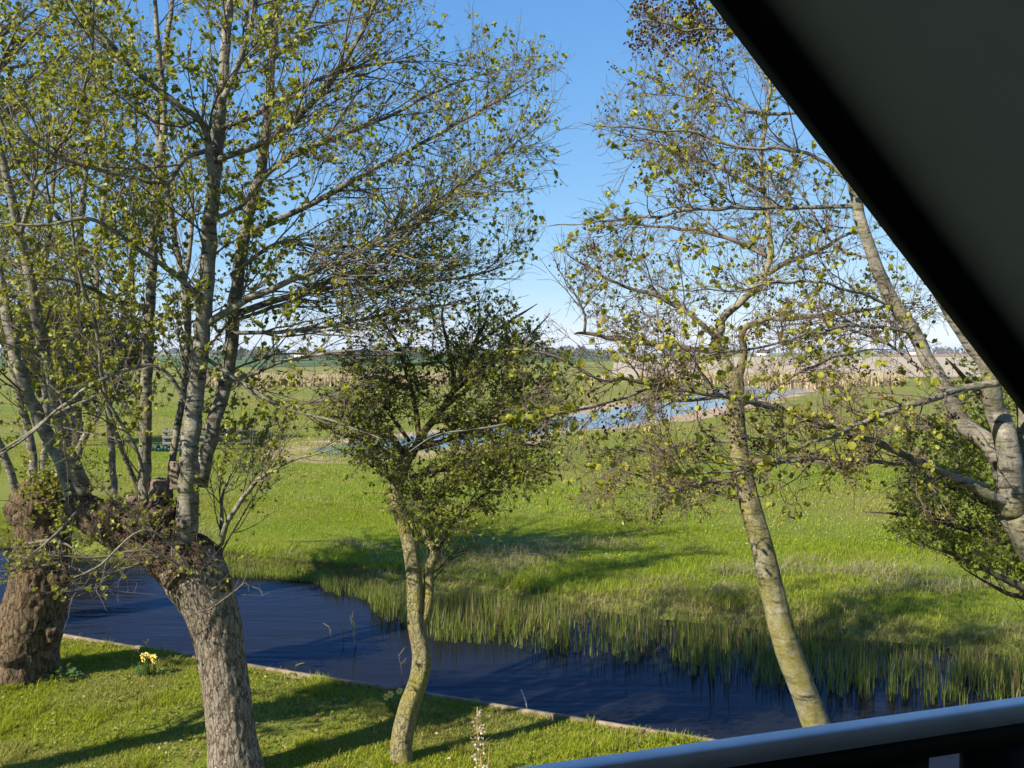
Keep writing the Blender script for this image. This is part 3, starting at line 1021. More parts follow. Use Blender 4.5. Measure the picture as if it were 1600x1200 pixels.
stems = [  # photo trace with width in px, depth at foot and tip
    ([(290, 868, 42), (296, 790, 40), (302, 700, 34), (306, 600, 31), (318, 480, 29), (330, 340, 26), (344, 170, 21), (352, 20, 16), (362, -150, 11), (380, -330, 5)], 9.75, 9.3),
    ([(312, 760, 30), (334, 668, 27), (355, 575, 24), (370, 470, 24), (388, 340, 21), (410, 258, 18), (428, 100, 15), (436, -60, 11), (450, -260, 5)], 9.9, 10.6),
    ([(226, 800, 24), (228, 690, 22), (234, 560, 20), (238, 420, 17), (240, 310, 15), (256, 190, 13), (246, 60, 10), (240, -120, 6)], 9.85, 10.2),
    ([(262, 790, 15), (272, 690, 13), (284, 610, 12), (290, 480, 12), (276, 400, 11), (264, 290, 12), (250, 180, 10), (270, 20, 8), (290, -120, 4)], 10.0, 11.2),
    ([(134, 770, 30), (104, 690, 27), (80, 600, 24), (62, 520, 21), (44, 430, 19), (24, 350, 16), (6, 262, 14), (-20, 120, 10), (-40, -60, 5)], 9.95, 9.2),
    ([(120, 790, 28), (88, 720, 26), (58, 640, 23), (34, 568, 20), (12, 470, 18), (-6, 380, 14), (-40, 200, 9), (-70, 0, 5)], 10.05, 10.8),
    ([(300, 745, 12), (292, 640, 11), (296, 560, 10), (286, 470, 9), (300, 330, 8), (290, 150, 6)], 10.1, 11.5),
    ([(218, 770, 10), (190, 690, 9), (163, 620, 8), (150, 520, 7), (120, 400, 6), (110, 250, 4)], 9.9, 8.8),
    ([(180, 800, 13), (172, 690, 12), (160, 560, 11), (150, 420, 10), (165, 260, 8), (150, 90, 5)], 10.2, 11.8),
]
limbs = [
    ([(325, 505, 15), (380, 472, 13), (440, 445, 12), (500, 421, 10), (560, 393, 8), (640, 352, 6), (740, 285, 4)], 9.6, 9.0),
    ([(368, 490, 14), (430, 468, 12), (500, 445, 10), (590, 405, 8), (683, 330, 7), (760, 262, 5), (850, 190, 3)], 10.1, 10.3),
    ([(385, 365, 13), (450, 335, 12), (510, 305, 11), (573, 270, 9), (637, 233, 7), (750, 173, 6), (870, 110, 3)], 10.2, 10.9),
    ([(398, 290, 12), (450, 252, 10), (520, 214, 9), (600, 180, 7), (690, 140, 5), (790, 105, 3)], 10.3, 11.2),
    ([(340, 250, 13), (400, 225, 12), (450, 205, 12), (517, 133, 10), (560, 60, 8), (592, -10, 6), (640, -120, 4)], 9.4, 8.9),
    ([(345, 200, 10), (390, 180, 9), (450, 152, 8), (520, 120, 7), (600, 100, 5), (700, 95, 3)], 9.4, 9.1),
    ([(362, 520, 9), (450, 517, 8), (583, 497, 6), (663, 480, 5), (760, 470, 3)], 10.0, 9.4),
    ([(370, 500, 8), (450, 472, 7), (533, 447, 6), (717, 435, 5), (817, 404, 3)], 10.0, 10.6),
    ([(352, 600, 9), (400, 580, 8), (450, 563, 7), (543, 548, 6), (640, 552, 3)], 9.85, 9.2),
    ([(360, 430, 8), (450, 380, 7), (550, 397, 6), (640, 345, 6), (683, 313, 5), (790, 235, 3)], 9.9, 9.7),
    ([(322, 470, 16), (300, 452, 14), (275, 430, 11), (230, 400, 9), (150, 345, 8), (60, 352, 6), (-40, 342, 4)], 9.6, 8.3),
    ([(330, 330, 14), (322, 208, 13), (280, 165, 11), (220, 118, 11), (165, 60, 10), (120, 10, 9), (60, -60, 6)], 9.3, 8.6),
    ([(338, 230, 10), (290, 250, 9), (255, 285, 9), (190, 272, 8), (120, 255, 7), (60, 225, 6), (0, 160, 5)], 9.4, 8.2),
    ([(345, 160, 12), (365, 110, 10), (390, 55, 9), (400, 0, 7), (430, -110, 4)], 9.3, 9.7),
    ([(330, 345, 9), (372, 320, 8), (402, 290, 7), (440, 255, 5), (500, 230, 3)], 9.4, 8.9),
    ([(240, 480, 9), (180, 470, 8), (120, 440, 6), (40, 437, 4)], 9.9, 8.8),
    ([(150, 620, 8), (90, 650, 7), (40, 678, 6), (-30, 720, 4)], 9.5, 8.9),
    ([(300, 640, 7), (240, 572, 7), (160, 596, 7), (90, 640, 6), (30, 690, 5), (-30, 730, 3)], 9.6, 8.7),
    ([(60, 300, 9), (100, 345, 8), (40, 270, 8), (10, 200, 6), (-20, 120, 4)], 8.9, 8.3),
    ([(345, 850, 12), (360, 810, 10), (385, 768, 9), (420, 738, 7), (470, 715, 5), (530, 700, 3)], 9.6, 9.0),
    ([(322, 560, 8), (400, 610, 7), (450, 640, 6), (520, 660, 4), (600, 685, 3)], 9.7, 9.2),
    ([(345, 900, 8), (346, 865, 8), (348, 820, 7), (352, 770, 5), (370, 720, 3)], 9.9, 10.3),
    ([(300, 900, 6), (260, 850, 5), (215, 830, 4), (160, 880, 4), (110, 905, 2)], 9.3, 8.8),
    ([(230, 780, 8), (215, 705, 7), (165, 630, 6), (150, 580, 4)], 9.6, 8.9),
    ([(430, 90, 9), (470, 40, 8), (520, -30, 7), (600, -130, 4)], 10.5, 11.4),
    ([(250, 200, 8), (200, 120, 7), (150, 60, 6), (90, 20, 4)], 10.1, 11.4),
    ([(30, 370, 9), (70, 280, 8), (110, 190, 7), (140, 90, 5), (150, -20, 3)], 9.2, 8.4),
]
sl = [px_line([(u, v, w_ * .84) for u, v, w_ in a], y0, y1, .05, rng) for a, y0, y1 in stems]
ll = [px_line([(u, v, w_ * .82) for u, v, w_ in a], y0, y1, .06, rng) for a, y0, y1 in limbs]
for i, (p, r) in enumerate(sl):
    Rough().add(p, r, 22, .04, .003, 4, .10, i * 3.1, ridge=False).build('stem', M['grey_bark'], pol)
for i, (p, r) in enumerate(ll):
    Rough().add(p, r, 10, .06, .002, 3, .12, i * 2.3, ridge=False).build('limb', M['limb_bark'], pol)
PPOLY = [(-700, -900), (560, -900), (690, -120), (745, 0), (790, 5), (850, 25), (897, 85), (893, 205), (898, 270), (850, 330), (858, 410), (770, 470), (690, 530), (600, 610),
         (560, 660), (520, 740), (440, 800), (395, 850), (390, 940), (330, 930), (230, 900), (140, 945), (-30, 930), (-400, 880)]
parp, parr = stack(sl + ll, 26)
lp, lr = stack(ll, 26)
# right-hand limbs: long streaming twigs that follow them
rightl = [i for i in range(len(ll)) if ll[i][0][-1, 0] > ll[i][0][0, 0]]
b1, r1 = grow(rng, parp, parr, 520, (.5, 1.7), 9, (30, 65), .12, 1, .13, .05, (.08, 0, .05), .5, .3, .003, .45, PPOLY)
b1b, r1b = grow(rng, lp[rightl], lr[rightl], 330, (.5, 1.5), 9, (15, 42), .1, 1, .10, .03, (.15, 0, .02), .55, .3, .003, .4, PPOLY)
b1 = np.concatenate([b1, b1b]); r1 = np.concatenate([r1, r1b])
b1, r1 = thin(rng, b1, r1, 500, .72)
b1, r1 = thin(rng, b1, r1, 660, .62)
low = [px_line(a, y0, y1, .03, rng) for a, y0, y1 in (
    ([(132, 800, 60), (180, 825, 60), (235, 850, 60), (300, 890, 60)], 9.75, 9.65),
    ([(300, 900, 6), (230, 860, 5), (150, 872, 4), (60, 868, 3)], 9.4, 8.9), ([(330, 930, 6), (300, 900, 5), (310, 960, 4), (390, 905, 3)], 9.4, 9.1),
    ([(120, 800, 6), (70, 850, 5), (10, 890, 3)], 9.6, 9.2), ([(250, 870, 5), (180, 895, 4), (120, 925, 3)], 9.4, 9.1))]
hp, hr_ = stack(low, 26)
bh, rh = grow(rng, hp[:1], hr_[:1] * .1, 48, (.12, .55), 9, (40, 90), 0, 1, .25, .03, None, .4, .4, .0025, .2)
bl2, rl2 = grow(rng, hp[1:], hr_[1:], 46, (.15, .5), 9, (30, 75), .1, 1, .2, -.02, None, .6, .4, .002, .2)
b1 = np.concatenate([b1, bh, bl2, hp[1:][:, ::3]]); r1 = np.concatenate([r1, rh, rl2, hr_[1:][:, ::3]])
b2, r2 = grow(rng, b1, r1, 5200, (.18, .75), 6, (25, 60), .08, 1, .16, .04, (.04, 0, .03), .6, .4, .0022, .4, PPOLY)
b3, r3 = grow(rng, b2, r2, 15000, (.06, .26), 4, (25, 65), .1, 1, .2, .06, None, .7, .5, .0017, .3, PPOLY)
v1, f1 = tubes(b1, r1, 5); v2, f2 = tubes(b2, r2, 4); v3, f3 = tubes(b3, r3, 3)
mk('twigs', np.concatenate([v1, v2, v3]), np.concatenate([f1, f2 + len(v1), f3 + len(v1) + len(v2)]), M['twig'], pol, smooth=True)
q_ = proj(b3[:, 0]); near_ = b3[(q_[:, 0] < 470) & (q_[:, 1] < 700)]
lv = [put_leaves(rng, b3, 10000, (.017, .044), 4, .85, .1, PPOLY), put_leaves(rng, near_, 6000, (.022, .056), 4, .8, .1, PPOLY)]
v, f = np.concatenate([lv[0][0], lv[1][0]]), np.concatenate([lv[0][1], lv[1][1] + len(lv[0][0])])
mk('leaves', v, f, M['alder_leaf'], pol)
v, f = cone_clusters(rng, b2, 330, (3, 9), poly=PPOLY)
mk('cones', v, f, M['cone'], pol, True)

# ------------------------------------------------------------------ the second pollard, at the left edge
YL = 12.9
rng = np.random.default_rng(202)
old = empty('pollard_tree', (P(48, 1060, YL)[0], YL, 0))
tag(old, 'stout old pollard with deeply furrowed brown bark at the left edge beside the ditch', 'tree')
tr = Rough()
p, r = px_line([(30, 1075, 128), (30, 1050, 120), (38, 1010, 104), (54, 950, 94), (64, 890, 84), (68, 840, 76), (66, 800, 88), (64, 775, 56)], YL, YL)
tr.add(p, r, 84, .025, .035, 9, .09, 31)
for u, v, rr_, sd_ in ((92, 900, 44, 1), (20, 1020, 90, 2), (30, 795, 50, 3), (98, 800, 46, 4), (62, 785, 76, 5), (80, 985, 36, 6), (-15, 1040, 70, 8)):
    a = P(u, v + rr_ * .5, YL - .15); b = P(u, v - rr_ * .5, YL - .12)
    q = rr_ * YL / F * .5
    tr.add([a, (a + b) / 2, b], [q * .5, q, q * .45], 32, .025, .045, 3.2, .32, sd_ + 40)
tr.build('trunk', M['old_bark'], old)
ost = [([(50, 790, 16), (40, 700, 14), (20, 560, 12), (-10, 400, 9), (-40, 200, 5)], 12.9, 13.6),
       ([(80, 790, 18), (100, 690, 16), (110, 560, 14), (120, 400, 11), (130, 200, 7), (120, 20, 4)], 12.9, 13.9),
       ([(95, 795, 12), (130, 700, 11), (170, 600, 10), (200, 450, 8), (215, 280, 5), (210, 100, 3)], 13.0, 14.5),
       ([(35, 790, 14), (0, 690, 12), (-60, 560, 10), (-120, 380, 6)], 12.9, 12.5),
       ([(66, 780, 14), (70, 640, 12), (60, 480, 10), (80, 300, 7), (90, 100, 4)], 13.0, 13.2)]
ol = [px_line(a, y0, y1, .08, rng) for a, y0, y1 in ost]
for i, (p, r) in enumerate(ol):
    Rough().add(p, r, 14, .06, .003, 4, .10, i * 4.1, ridge=False).build('stem', M['grey_bark'], old)
OPOLY = [(-900, -500), (330, -400), (330, 560), (300, 760), (240, 800), (130, 860), (-20, 930), (-500, 900)]
parp, parr = stack(ol, 26)
b1, r1 = grow(rng, parp, parr, 170, (.6, 2.0), 9, (30, 65), .1, 1, .13, .05, None, .5, .3, .003, .45, OPOLY)
b1, r1 = thin(rng, b1, r1, 480, .6)
b2, r2 = grow(rng, b1, r1, 1900, (.2, .8), 6, (25, 60), .08, 1, .16, .04, None, .6, .4, .0022, .4, OPOLY)
b3, r3 = grow(rng, b2, r2, 5200, (.08, .28), 4, (25, 65), .1, 1, .2, .06, None, .7, .5, .0018, .3, OPOLY)
hq, hqr = stack([px_line([(20, 800, 30), (50, 775, 40), (85, 775, 40), (112, 805, 30)], YL - .3, YL - .25, .02, rng), px_line([(40, 850, 6), (90, 845, 6), (128, 870, 3)], YL - .5, YL - .9, .02, rng),
                 px_line([(90, 880, 6), (40, 890, 5), (-20, 895, 3)], YL - .5, YL - 1.0, .02, rng), px_line([(70, 850, 6), (20, 858, 5), (-30, 850, 3)], YL - .5, YL - .9, .02, rng)], 26)
bq, rq = grow(rng, hq[:1], hqr[:1] * .1, 70, (.2, .9), 9, (20, 80), 0, 1, .2, .08, (0, 0, .35), .4, .4, .003, .2)
bq2, rq2 = grow(rng, hq[1:], hqr[1:], 40, (.15, .5), 9, (30, 75), 0, 1, .2, 0, None, .6, .4, .002, .2)
bq3, rq3 = grow(rng, np.concatenate([bq, bq2]), np.concatenate([rq, rq2]), 700, (.06, .25), 4, (25, 65), .2, 1, .2, .05, None, .7, .5, .0018, .3)
b1 = np.concatenate([b1, bq, bq2, hq[1:][:, ::3]]); r1 = np.concatenate([r1, rq, rq2, hqr[1:][:, ::3]])
b3 = np.concatenate([b3, bq3, bq3]); r3 = np.concatenate([r3, rq3, rq3])
v1, f1 = tubes(b1, r1, 5); v2, f2 = tubes(b2, r2, 4); v3, f3 = tubes(b3[:-len(bq3)], r3[:-len(bq3)], 3)
mk('twigs', np.concatenate([v1, v2, v3]), np.concatenate([f1, f2 + len(v1), f3 + len(v1) + len(v2)]), M['twig'], old, smooth=True)
v, f = put_leaves(rng, b3, 5000, (.02, .05), 4, .85, .1, OPOLY)
mk('leaves', v, f, M['alder_leaf'], old)

# dark tree standing behind the two pollards
def round_tree(name, u, vb, Y, vc, ru, rv, label, leafmat, trunkw, n1, nl, seed, size, twigmat='dark_twig'):
    rg = np.random.default_rng(seed)
    b = P(u, vb, Y); b[2] = MZ
    o_ = empty(name, tuple(b))
    tag(o_, label, 'tree')
    c = P(u, vc, Y); rx = ru * Y / F; rz_ = rv * Y / F
    r0 = trunkw * Y / F * .5
    top = c + np.array([0, 0, rz_ * .3])
    Rough().add([b - np.array([0, 0, .1]), b * .5 + c * .5 + rg.normal(0, .05, 3), c, top], [r0 * 1.3, r0, r0 * .7, r0 * .3], 16, .08, .01, 4, .1, seed).build('trunk', M['old_bark'], o_)
    main = np.stack([b * .4 + c * .6 + (top - b * .4 - c * .6) * k for k in np.linspace(0, 1, 12)])[None]
    mr = np.full((1, 12), r0 * .6)
    q = norm(rg.normal(size=(n1, 3))) * np.cbrt(rg.random((n1, 1)))
    tips = c + q * np.array([rx, rx * .8, rz_])
    st_ = main[0][rg.integers(0, 12, n1)]
    ts = np.linspace(0, 1, 6)[None, :, None]
    bb = st_[:, None] * (1 - ts) + tips[:, None] * ts + rg.normal(0, .05 * rx / 2, (n1, 6, 3)) * ts * (1 - ts) * 4
    br = np.maximum(r0 * .25 * np.linspace(1, .2, 6), .003)[None].repeat(n1, 0)
    b2_, r2_ = grow(rg, bb, br, n1 * 10, (.15 * rx, .4 * rx), 5, (25, 70), .35, 1, .2, .02, None, .5, .4, .003, .3)
    va, fa_ = tubes(bb, br, 4); vb_, fb_ = tubes(b2_, r2_, 3)
    mk('twigs', np.concatenate([va, vb_]), np.concatenate([fa_, fb_ + len(va)]), M[twigmat], o_, True)
    v, f = put_leaves(rg, b2_, nl, size, 2, .9, .1)
    mk('leaves', v, f, M[leafmat], o_)


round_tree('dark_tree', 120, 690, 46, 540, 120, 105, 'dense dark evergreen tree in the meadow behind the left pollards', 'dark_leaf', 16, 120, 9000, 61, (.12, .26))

round_tree('shade_tree', -1075, 1473, 7.15, 110, 230, 380, 'leafy tree left of the furrowed pollard that throws its trunk shadow across the lawn', 'alder_leaf', 84, 80, 3500, 62, (.035, .07), 'twig')
round_tree('shade_tree', -190, 981, 15.3, 175, 400, 330, 'leafy tree in the row along the ditch beyond the furrowed pollard', 'alder_leaf', 60, 130, 12000, 63, (.035, .075), 'twig')

# ------------------------------------------------------------------ the small thorn tree in the middle
YH = 10.2
rng = np.random.default_rng(303)
th = empty('thorn_tree', (P(630, 1208, YH)[0], YH, 0))
tag(th, 'small crooked thorn tree with a mossy yellow trunk and a dense dark flat crown', 'tree')
p, r = px_line([(632, 1225, 52), (628, 1195, 36), (627, 1160, 33), (638, 1110, 32), (655, 1060, 30), (659, 1025, 29), (651, 975, 28), (648, 910, 25), (641, 855, 23), (627, 805, 21), (619, 765, 21), (630, 725, 22), (642, 700, 23)], YH, YH)
Rough().add(p, r, 40, .02, .006, 5, .13, 51).build('trunk', M['moss_bark'], th)
tl = [([(640, 715, 20), (660, 680, 17), (690, 640, 14), (720, 590, 12), (745, 530, 9), (770, 480, 6)], 10.2, 10.4),
      ([(634, 720, 16), (620, 690, 13), (590, 660, 10), (550, 640, 8), (510, 610, 5)], 10.2, 9.8),
      ([(650, 700, 14), (690, 690, 12), (740, 680, 10), (800, 690, 8), (860, 700, 5)], 10.2, 10.0),
      ([(655, 690, 12), (650, 640, 11), (640, 590, 9), (620, 540, 7), (600, 505, 4)], 10.2, 10.6),
      ([(675, 660, 11), (730, 650, 9), (800, 625, 8), (860, 610, 5)], 10.3, 11.2),
      ([(690, 640, 10), (740, 600, 9), (800, 560, 7), (850, 520, 4)], 10.3, 9.6),
      ([(640, 745, 9), (690, 735, 8), (750, 735, 7), (810, 730, 5), (870, 740, 3)], 10.2, 9.9),
      ([(652, 990, 20), (668, 940, 17), (670, 890, 16), (682, 862, 15), (665, 840, 6), (660, 790, 5), (640, 740, 3)], 10.2, 10.1),
      ([(682, 862, 8), (700, 830, 6), (720, 800, 5), (760, 770, 4), (800, 765, 2)], 10.1, 9.9),
      ([(625, 760, 8), (600, 740, 6), (570, 720, 5), (520, 700, 3)], 10.2, 10.5),
      ([(700, 620, 9), (760, 570, 8), (820, 530, 6), (860, 490, 4)], 10.3, 10.8), ([(660, 690, 10), (760, 650, 8), (840, 655, 6), (900, 640, 4)], 10.2, 9.7),
      ([(640, 690, 9), (590, 620, 8), (560, 570, 6), (545, 530, 4)], 10.3, 10.6),
      ([(710, 600, 8), (700, 540, 7), (690, 490, 5), (700, 462, 3)], 10.3, 10.0), ([(630, 720, 8), (570, 690, 6), (510, 670, 4), (478, 650, 3)], 10.2, 10.0),
      ([(740, 540, 7), (800, 500, 6), (840, 475, 4)], 10.4, 10.7)]
tln = [px_line([(u, v, w_ * (.72 if i != 7 else 1)) for u, v, w_ in a], y0, y1, .04, rng) for i, (a, y0, y1) in enumerate(tl)]
for i, (p, r) in enumerate(tln):
    Rough().add(p, r, 12, .04, .004, 4, .15, 60 + i).build('limb', M['moss_bark'] if i == 7 else M['old_bark'], th)
TPOLY = [(690, 452), (790, 455), (850, 480), (860, 520), (905, 560), (935, 610), (915, 660), (895, 720), (880, 780), (800, 800), (780, 850), (690, 880), (620, 830), (560, 760), (500, 720),
         (470, 660), (480, 600), (520, 540), (580, 480)]
parp, parr = stack(tln, 22)
b1, r1 = grow(rng, parp, parr, 260, (.4, 1.25), 8, (35, 75), .12, 1, .18, 0, (.03, 0, .02), .5, .35, .003, .35, TPOLY, flat=.45)
b2, r2 = grow(rng, b1, r1, 4000, (.12, .5), 5, (30, 70), .1, 1, .22, 0, None, .6, .4, .002, .3, TPOLY, flat=.5)
b3, r3 = grow(rng, b2, r2, 7500, (.04, .14), 3, (30, 70), .1, 1, .22, 0, None, .7, .5, .0016, .3, TPOLY, flat=.6)
v1, f1 = tubes(b1, r1, 5); v2, f2 = tubes(b2, r2, 4); v3, f3 = tubes(b3, r3, 3)
mk('twigs', np.concatenate([v1, v2, v3]), np.concatenate([f1, f2 + len(v1), f3 + len(v1) + len(v2)]), M['dark_twig'], th, smooth=True)
v, f = put_leaves(rng, b3, 20000, (.014, .036), 2, .9, .05, TPOLY)
mk('leaves', v, f, M['thorn_leaf'], th)

# ------------------------------------------------------------------ the leaning alder
YA = 9.7
rng = np.random.default_rng(404)
al = empty('alder_tree', (P(1302, 1218, YA)[0], YA, 0))
tag(al, 'slender leaning alder with a lichen spotted trunk behind the white railing', 'tree')
p, r = px_line([(1306, 1230, 56), (1290, 1175, 46), (1272, 1125, 43), (1250, 1065, 41), (1228, 1005, 40), (1208, 930, 37), (1195, 870, 35), (1178, 810, 33), (1165, 755, 31), (1155, 700, 28), (1149, 645, 27), (1148, 600, 28), (1146, 580, 27)], YA, YA)
Rough().add(p, r, 40, .02, .0025, 5, .10, 71).build('trunk', M['alder_bark'], al)
alm = [([(1146, 590, 24), (1130, 560, 22), (1118, 530, 21), (1126, 507, 18), (1140, 488, 15), (1190, 440, 13), (1203, 390, 12), (1200, 340, 10), (1192, 250, 8), (1200, 130, 5), (1190, 20, 3)], 9.7, 10.2),
       ([(1152, 592, 18), (1163, 545, 15), (1157, 515, 13), (1200, 500, 10), (1260, 495, 9), (1350, 485, 7), (1440, 470, 5)], 9.7, 9.2),
       ([(1117, 550, 12), (1063, 543, 10), (967, 530, 9), (913, 520, 7), (895, 523, 6)], 9.7, 9.3),
       ([(913, 520, 6), (914, 492, 5), (900, 462, 4), (880, 430, 3)], 9.35, 9.2),
       ([(1120, 528, 11), (1080, 495, 9), (1030, 465, 8), (960, 440, 6), (880, 395, 3)], 9.7, 9.9),
       ([(1200, 428, 10), (1240, 404, 9), (1283, 390, 8), (1325, 365, 7), (1350, 360, 4)], 9.9, 9.6),
       ([(1198, 400, 9), (1130, 370, 8), (1050, 355, 6), (960, 350, 3)], 10.0, 10.8),
       ([(1165, 760, 9), (1110, 752, 8), (1050, 765, 6), (960, 735, 4), (900, 790, 2)], 9.7, 9.1),
       ([(1170, 780, 8), (1120, 770, 7), (1070, 755, 6), (1010, 790, 4)], 9.7, 9.3),
       ([(1160, 725, 9), (1210, 715, 8), (1260, 716, 7), (1320, 730, 5), (1380, 720, 3)], 9.7, 9.1),
       ([(1144, 615, 8), (1100, 624, 7), (1060, 626, 6), (1000, 615, 3)], 9.7, 10.2),
       ([(1150, 640, 7), (1200, 612, 6), (1260, 575, 5), (1340, 550, 4), (1400, 545, 2)], 9.7, 10.0),
       ([(1192, 300, 7), (1120, 260, 6), (1040, 230, 5), (960, 210, 3)], 10.1, 10.6),
       ([(1196, 180, 6), (1120, 140, 5), (1040, 90, 4), (990, 60, 2)], 10.2, 10.9),
       ([(1150, 690, 8), (1090, 690, 7), (1020, 705, 5), (940, 700, 3)], 9.7, 10.3)]
aln = [px_line([(u, v, w_ * .82) for u, v, w_ in a], y0, y1, .05, rng, .02) for a, y0, y1 in alm]
for i, (p, r) in enumerate(aln):
    Rough().add(p, r, 14 if i < 2 else 9, .05, .002, 4, .12, 80 + i, ridge=False).build('limb', M['alder_bark'] if i < 2 else M['twig'], al)
APOLY = [(985, -400), (985, 0), (975, 50), (955, 90), (915, 115), (945, 160), (905, 190), (925, 230), (965, 260), (935, 300), (890, 345), (850, 380), (865, 440), (885, 470), (878, 520), (900, 545),
         (985, 570), (960, 640), (900, 700), (870, 790), (1000, 835), (1130, 810), (1220, 850), (1300, 800), (1400, 770), (1420, 600), (1560, 500), (1560, -400)]
parp, parr = stack(aln, 24)
b1, r1 = grow(rng, parp, parr, 300, (.3, 1.1), 9, (35, 75), .2, 1, .2, .03, None, .5, .35, .003, .35, APOLY)
b2, r2 = grow(rng, b1, r1, 2900, (.12, .5), 6, (30, 70), .1, 1, .24, .04, None, .6, .4, .0022, .3, APOLY)
b3, r3 = grow(rng, b2, r2, 7500, (.05, .2), 4, (30, 70), .1, 1, .24, .05, None, .7, .5, .0017, .3, APOLY)
v1, f1 = tubes(b1, r1, 5); v2, f2 = tubes(b2, r2, 4); v3, f3 = tubes(b3, r3, 3)
mk('twigs', np.concatenate([v1, v2, v3]), np.concatenate([f1, f2 + len(v1), f3 + len(v1) + len(v2)]), M['red_twig'], al, smooth=True)
v, f = put_leaves(rng, b3, 2000, (.018, .048), 4, .8, .2, APOLY)
mk('leaves', v, f, M['young_leaf'], al)
v, f = cone_clusters(rng, b2, 230, (4, 12), (.006, .0095), .032, APOLY)
mk('cones', v, f, M['cone'], al, True)

# ------------------------------------------------------------------ the many-stemmed alder at the right edge, nearer to the balcony
YR = 7.4
rng = np.random.default_rng(505)
ra = empty('alder_tree', (P(1785, 1420, YR)[0], YR, 0))
tag(ra, 'pale grey alder with several ringed stems at the right edge below the roof', 'tree')
p, r = px_line([(1790, 1450, 170), (1775, 1300, 130), (1745, 1100, 112), (1700, 950, 108), (1650, 850, 110), (1604, 785, 96)], YR, YR)
Rough().add(p, r, 40, .03, .012, 5, .12, 91).build('trunk', M['pale_bark'], ra)
rst = [([(1590, 790, 52), (1575, 745, 46), (1545, 695, 38), (1505, 660, 34), (1478, 620, 30), (1452, 565, 28), (1428, 520, 27), (1396, 470, 25), (1362, 400, 23), (1340, 320, 21), (1322, 220, 18), (1308, 90, 14), (1300, -80, 9)], 7.4, 7.9),
       ([(1582, 800, 50), (1568, 700, 44), (1556, 640, 40), (1540, 580, 30), (1508, 525, 26), (1470, 460, 24), (1440, 380, 22), (1420, 250, 18), (1410, 90, 12)], 7.35, 7.0),
       ([(1604, 800, 50), (1606, 700, 44), (1604, 620, 38), (1585, 520, 30), (1570, 400, 26), (1560, 240, 20), (1570, 60, 12)], 7.4, 7.1),
       ([(1620, 800, 44), (1650, 690, 40), (1680, 560, 34), (1700, 380, 26), (1710, 160, 16)], 7.5, 7.9)]
rlm = [([(1582, 790, 22), (1571, 783, 20), (1505, 753, 17), (1460, 732, 15), (1400, 705, 14), (1325, 675, 13), (1250, 648, 13), (1197, 633, 12), (1140, 620, 11), (1050, 607, 9), (1017, 600, 8), (977, 593, 7), (933, 590, 6), (860, 555, 5), (790, 545, 3)], 7.4, 5.6),
       ([(1020, 602, 7), (967, 625, 6), (910, 640, 5), (850, 648, 5), (760, 668, 4), (690, 678, 3), (640, 705, 2)], 6.2, 5.3),
       ([(1560, 598, 15), (1510, 608, 14), (1462, 622, 13), (1406, 640, 13), (1346, 664, 10), (1300, 682, 8), (1268, 692, 6), (1200, 730, 3)], 7.0, 6.2),
       ([(1545, 760, 9), (1490, 742, 9), (1440, 730, 9), (1375, 722, 8), (1310, 716, 7), (1250, 717, 7), (1150, 735, 5), (1050, 740, 3)], 7.3, 6.3),
       ([(1345, 322, 12), (1280, 322, 11), (1183, 327, 10), (1083, 327, 9), (1030, 338, 7), (973, 341, 6), (900, 350, 4), (850, 352, 2)], 7.8, 7.4),
       ([(1335, 290, 11), (1283, 247, 10), (1220, 236, 9), (1150, 227, 8), (1083, 207, 7), (1017, 202, 6), (960, 200, 4), (905, 188, 2)], 7.85, 7.3),
       ([(1322, 220, 10), (1260, 180, 9), (1180, 175, 8), (1100, 155, 6), (1020, 140, 4)], 7.9, 8.2),
       ([(1308, 90, 9), (1240, 60, 8), (1160, 45, 7), (1080, 50, 6), (1000, 30, 4)], 7.9, 7.4),
       ([(1305, 30, 8), (1230, -10, 7), (1150, -20, 6), (1050, 0, 5), (985, 30, 3)], 7.9, 8.2),
       ([(1430, 520, 9), (1350, 512, 8), (1270, 520, 7), (1180, 545, 6), (1080, 560, 4), (980, 575, 2)], 7.6, 6.7),
       ([(1405, 485, 9), (1340, 455, 8), (1250, 440, 7), (1150, 452, 5), (1050, 450, 3)], 7.7, 7.0),
       ([(1365, 405, 8), (1300, 378, 7), (1240, 290, 6), (1160, 270, 4), (1080, 265, 2)], 7.8, 8.2),
       ([(1465, 600, 8), (1400, 545, 7), (1330, 515, 6), (1260, 505, 4)], 7.5, 7.9)]
rs = [px_line([(u, v, w_ * .8) for u, v, w_ in a], y0, y1, .03, rng) for a, y0, y1 in rst]
rl = [px_line([(u, v, w_ * (.8 if i < 4 else .6)) for u, v, w_ in a], y0, y1, .03, rng, .012 if i < 4 else .03) for i, (a, y0, y1) in enumerate(rlm)]
for i, (p, r) in enumerate(rs):
    Rough().add(p, r, 26, .03, .003, 4, .10, 95 + i, ridge=False).build('stem', M['pale_bark'], ra)
for i, (p, r) in enumerate(rl):
    Rough().add(p, r, 12, .04, .002, 4, .12, 120 + i, ridge=False).build('limb', M['pale_bark'] if i < 4 else M['limb_bark'], ra)
RPOLY = [(985, -500), (982, 0), (960, 60), (975, 90), (920, 120), (945, 160), (900, 195), (930, 235), (965, 262), (930, 310), (880, 350), (850, 380), (840, 470), (820, 520), (800, 560), (780, 640), (800, 700),
         (860, 760), (880, 830), (1000, 850), (1100, 820), (1400, 850), (1560, 960), (1900, 900), (1900, -500)]
parp, parr = stack(rs + rl, 26)
lp, lr = stack(rl, 26)
b1, r1 = grow(rng, lp, lr, 230, (.25, .95), 9, (25, 70), .15, 1, .17, .03, (-.05, 0, .02), .5, .35, .003, .35, RPOLY)
b1b, r1b = grow(rng, parp, parr, 120, (.3, 1.0), 9, (35, 75), .3, 1, .18, .03, (-.05, 0, 0), .4, .35, .003, .35, RPOLY)
